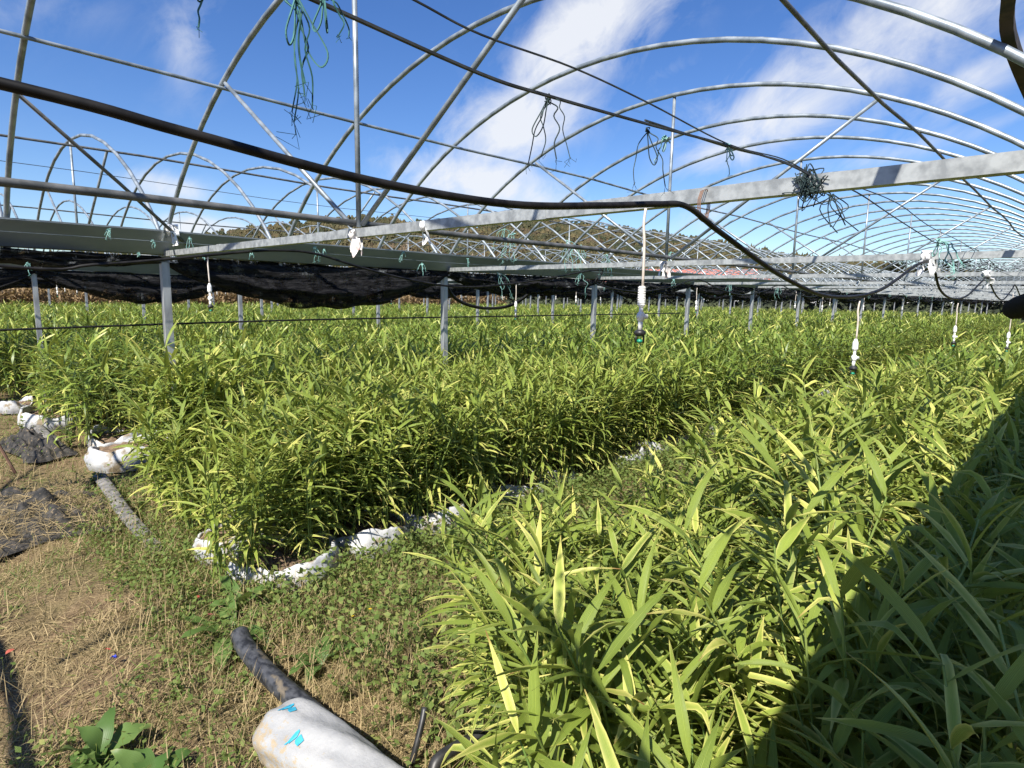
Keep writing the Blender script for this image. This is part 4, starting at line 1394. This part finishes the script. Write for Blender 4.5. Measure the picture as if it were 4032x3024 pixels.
# black elbow and rail at the foot of the near row
e = MB()
e.tube(spline([(1.16, 1.42, .02), (1.18, 1.46, .08), (1.22, 1.47, .11), (1.34, 1.45, .12), (1.5, 1.42, .12)], 6), .022, 10)
tag(e.build('pipe_elbow', BLACKP, None, True), 'black pipe elbow at the bare foot of the near row', 'pipe elbow')
e = MB()
e.tube(spline([(1.30, 1.66, .16), (1.27, 1.64, .12), (1.22, 1.62, .04), (1.2, 1.62, -.02)], 5), .012, 8)
tag(e.build('drip_pipe', BLACKP, None, True), 'thin curved black drip pipe left of the elbow', 'pipe')

# ------------------------------------------------------------------ dry corn, sheds and trees beyond the field
lb = LB()
rg = np.random.default_rng(3)
for i in range(3400):
    v = rg.uniform(32.8, 36.5)
    x = rg.uniform(2.5, 34)
    h = rg.uniform(1.6, 2.2)
    lb.leaf(np.array([x, v, 0]), rg.uniform(0, 6.28), 1.5, h, .022, .15, 3, 0, 0, float(rg.random()), three=False)
    for q in range(6):
        lb.leaf(np.array([x, v, h*rg.uniform(.3, .95)]), rg.uniform(0, 6.28), rg.uniform(.2, 1), rg.uniform(.35, .6), .05, rg.uniform(1, 2.4), 3, .2, 0, float(rg.random()), three=False)
tag(link('dry_corn', lb.mesh('dry_corn', CORN)), 'dry brown corn standing beyond the far left edge of the crop', 'corn', None, 'stuff')

ROOF = two_tone('red_roof', (.36, .12, .09), (.46, .18, .14), 2, .7)
WALLM = two_tone('pale_wall', (.50, .48, .44), (.62, .60, .55), 1, .8)
FILM = two_tone('pale_film', (.46, .47, .46), (.62, .62, .60), 1.5, .4, stretch=(1, 1, .2))


def shed(x, v, lx, ly, h, rh, roof, label, rz=0, name='farm_shed'):
    t = thing(name, label, 'shed', (x, v, 0), rz)
    MB().box((-lx/2, -ly/2, -.2), (lx/2, ly/2, h)).build('wall', WALLM, t)
    b = MB()
    o = .5
    b.add([(-lx/2-o, -ly/2-o, h+.02), (lx/2+o, -ly/2-o, h+.02), (lx/2+o, 0, h+rh), (-lx/2-o, 0, h+rh), (-lx/2-o, ly/2+o, h+.02), (lx/2+o, ly/2+o, h+.02)], [(0, 1, 2, 3), (3, 2, 5, 4), (0, 3, 4), (1, 5, 2), (0, 4, 5, 1)])
    b.build('roof', roof, t)
    for k_ in (-.3, 0, .3):
        MB().box((lx*k_-.6, -ly/2-.06, 1.0), (lx*k_+.6, -ly/2+.02, 2.2)).build('window', DARKTUBE, t)
    return t


shed(88, 50, 26, 9, 4.0, 2.4, ROOF, 'long farm shed with a faded red roof at the foot of the hill', R(118))
shed(100, 40, 12, 8, 3.4, 2.6, ROOF, 'smaller farm shed with a red gable roof right of the long one', R(20))
for i, (x, v, l) in enumerate([(92, 30, 30), (98, 19, 30)]):
    t = thing('poly_tunnel', ['pale film tunnel beyond the right end of the frames', 'second pale film tunnel, nearer the right edge'][i], 'greenhouse', (x, v, 0), R(100))
    ys_ = np.linspace(-4, 4, 17)
    V = [(xx, y, 3.6*max(0, 1-(y/4.02)**2)**.6) for xx in np.linspace(-l/2, l/2, 12) for y in ys_]
    b = MB().add(V, [(a*17+c, a*17+c+1, (a+1)*17+c+1, (a+1)*17+c) for a in range(11) for c in range(16)] + [tuple(range(17)), tuple(11*17+c for c in range(16, -1, -1))])
    b.build('film_cover', FILM, t, True)
    b = MB()
    for xx in np.linspace(-l/2, l/2, 12): b.tube([(xx, y, 3.63*max(0, 1-(y/4.05)**2)**.6) for y in ys_*1.004], .04, 4)
    b.build('hoop', GALV, t)

FOL = two_tone('dark_tree_foliage', (.010, .016, .007), (.035, .045, .018), 1.2, .9)
BARK = two_tone('tree_bark', (.05, .04, .03), (.10, .08, .06), 3, .9)


def tree(x, v, h, r, label, seed):
    rg = np.random.default_rng(seed)
    t = thing('dark_tree', label, 'tree', (x, v, -.2), 0, 'dark trees along the right skyline')
    b = MB()
    b.tube([(0, 0, 0), (.1, 0, h*.4), (.05, .1, h*.9)], [.22, .16, .05], 7)
    for i in range(7):
        a = rg.uniform(0, 6.28); z = h*rg.uniform(.3, .7)
        b.tube([(0, 0, z), (math.cos(a)*r*.6, math.sin(a)*r*.6, z+h*.15)], [.07, .02], 5)
    b.build('trunk', BARK, t)
    lb = LB()
    cl_ = [(np.array([rg.normal(0, r*.42), rg.normal(0, r*.42), h*rg.uniform(.35, .95)]), r*rg.uniform(.25, .5)) for _ in range(16)]
    for c, q in cl_:
        for _ in range(110):
            d = rg.normal(0, 1, 3); d /= np.linalg.norm(d)
            lb.leaf(c + d*q*rg.random()**.4*np.array([1, 1, .7]), rg.uniform(0, 6.28), rg.uniform(-.6, .8), .5, .13, .3, 2, 0, 0, .5, three=False)
    link('crown', lb.mesh('crown', FOL), t)


lb = LB()
rg = np.random.default_rng(12)
core = MB()
aa = np.arange(1, 47, .4)
V = []
for a in aa:
    hh = 1.75 + .15*math.sin(a*2.1) + .1*math.sin(a*5.3)
    for d, z in ((57.9, -.1), (58.1, hh*.8), (59.3, hh), (60.7, hh*.8), (61, -.1)): V.append((d*math.cos(R(a)), d*math.sin(R(a)), z))
core.add(V, [(i*5+j, i*5+j+1, (i+1)*5+j+1, (i+1)*5+j) for i in range(len(aa)-1) for j in range(4)])
for i in range(14000):
    a = rg.uniform(1.2, 46)
    d = rg.uniform(58, 61)
    lb.leaf(np.array([d*math.cos(R(a)), d*math.sin(R(a)), 2.15*rg.random()**.6*(1+.12*math.sin(a*3))]), rg.uniform(0, 6.28), rg.uniform(-.6, .8), .5, .12, .4, 2, 0, 0, .5, three=False)
tag(link('dark_hedge', lb.mesh('dark_hedge', [FOL, FOL], core)), 'dark hedge closing off the far right end of the crop', 'hedge')
for i, (az, d, h, r) in enumerate([(6.0, 70, 5.6, 2.6), (7.6, 76, 6.2, 3.0), (9.4, 78, 5.6, 2.4), (11.4, 80, 6.6, 2.8), (13.4, 90, 5.8, 3.2), (4.2, 68, 5.4, 2.2), (2.9, 72, 5.2, 2.4), (16.0, 96, 5.8, 2.4)]):
    tree(d*math.cos(R(az)), d*math.sin(R(az)), h, r, 'dark bushy tree on the skyline beyond the right end of the tunnels', 70+i)
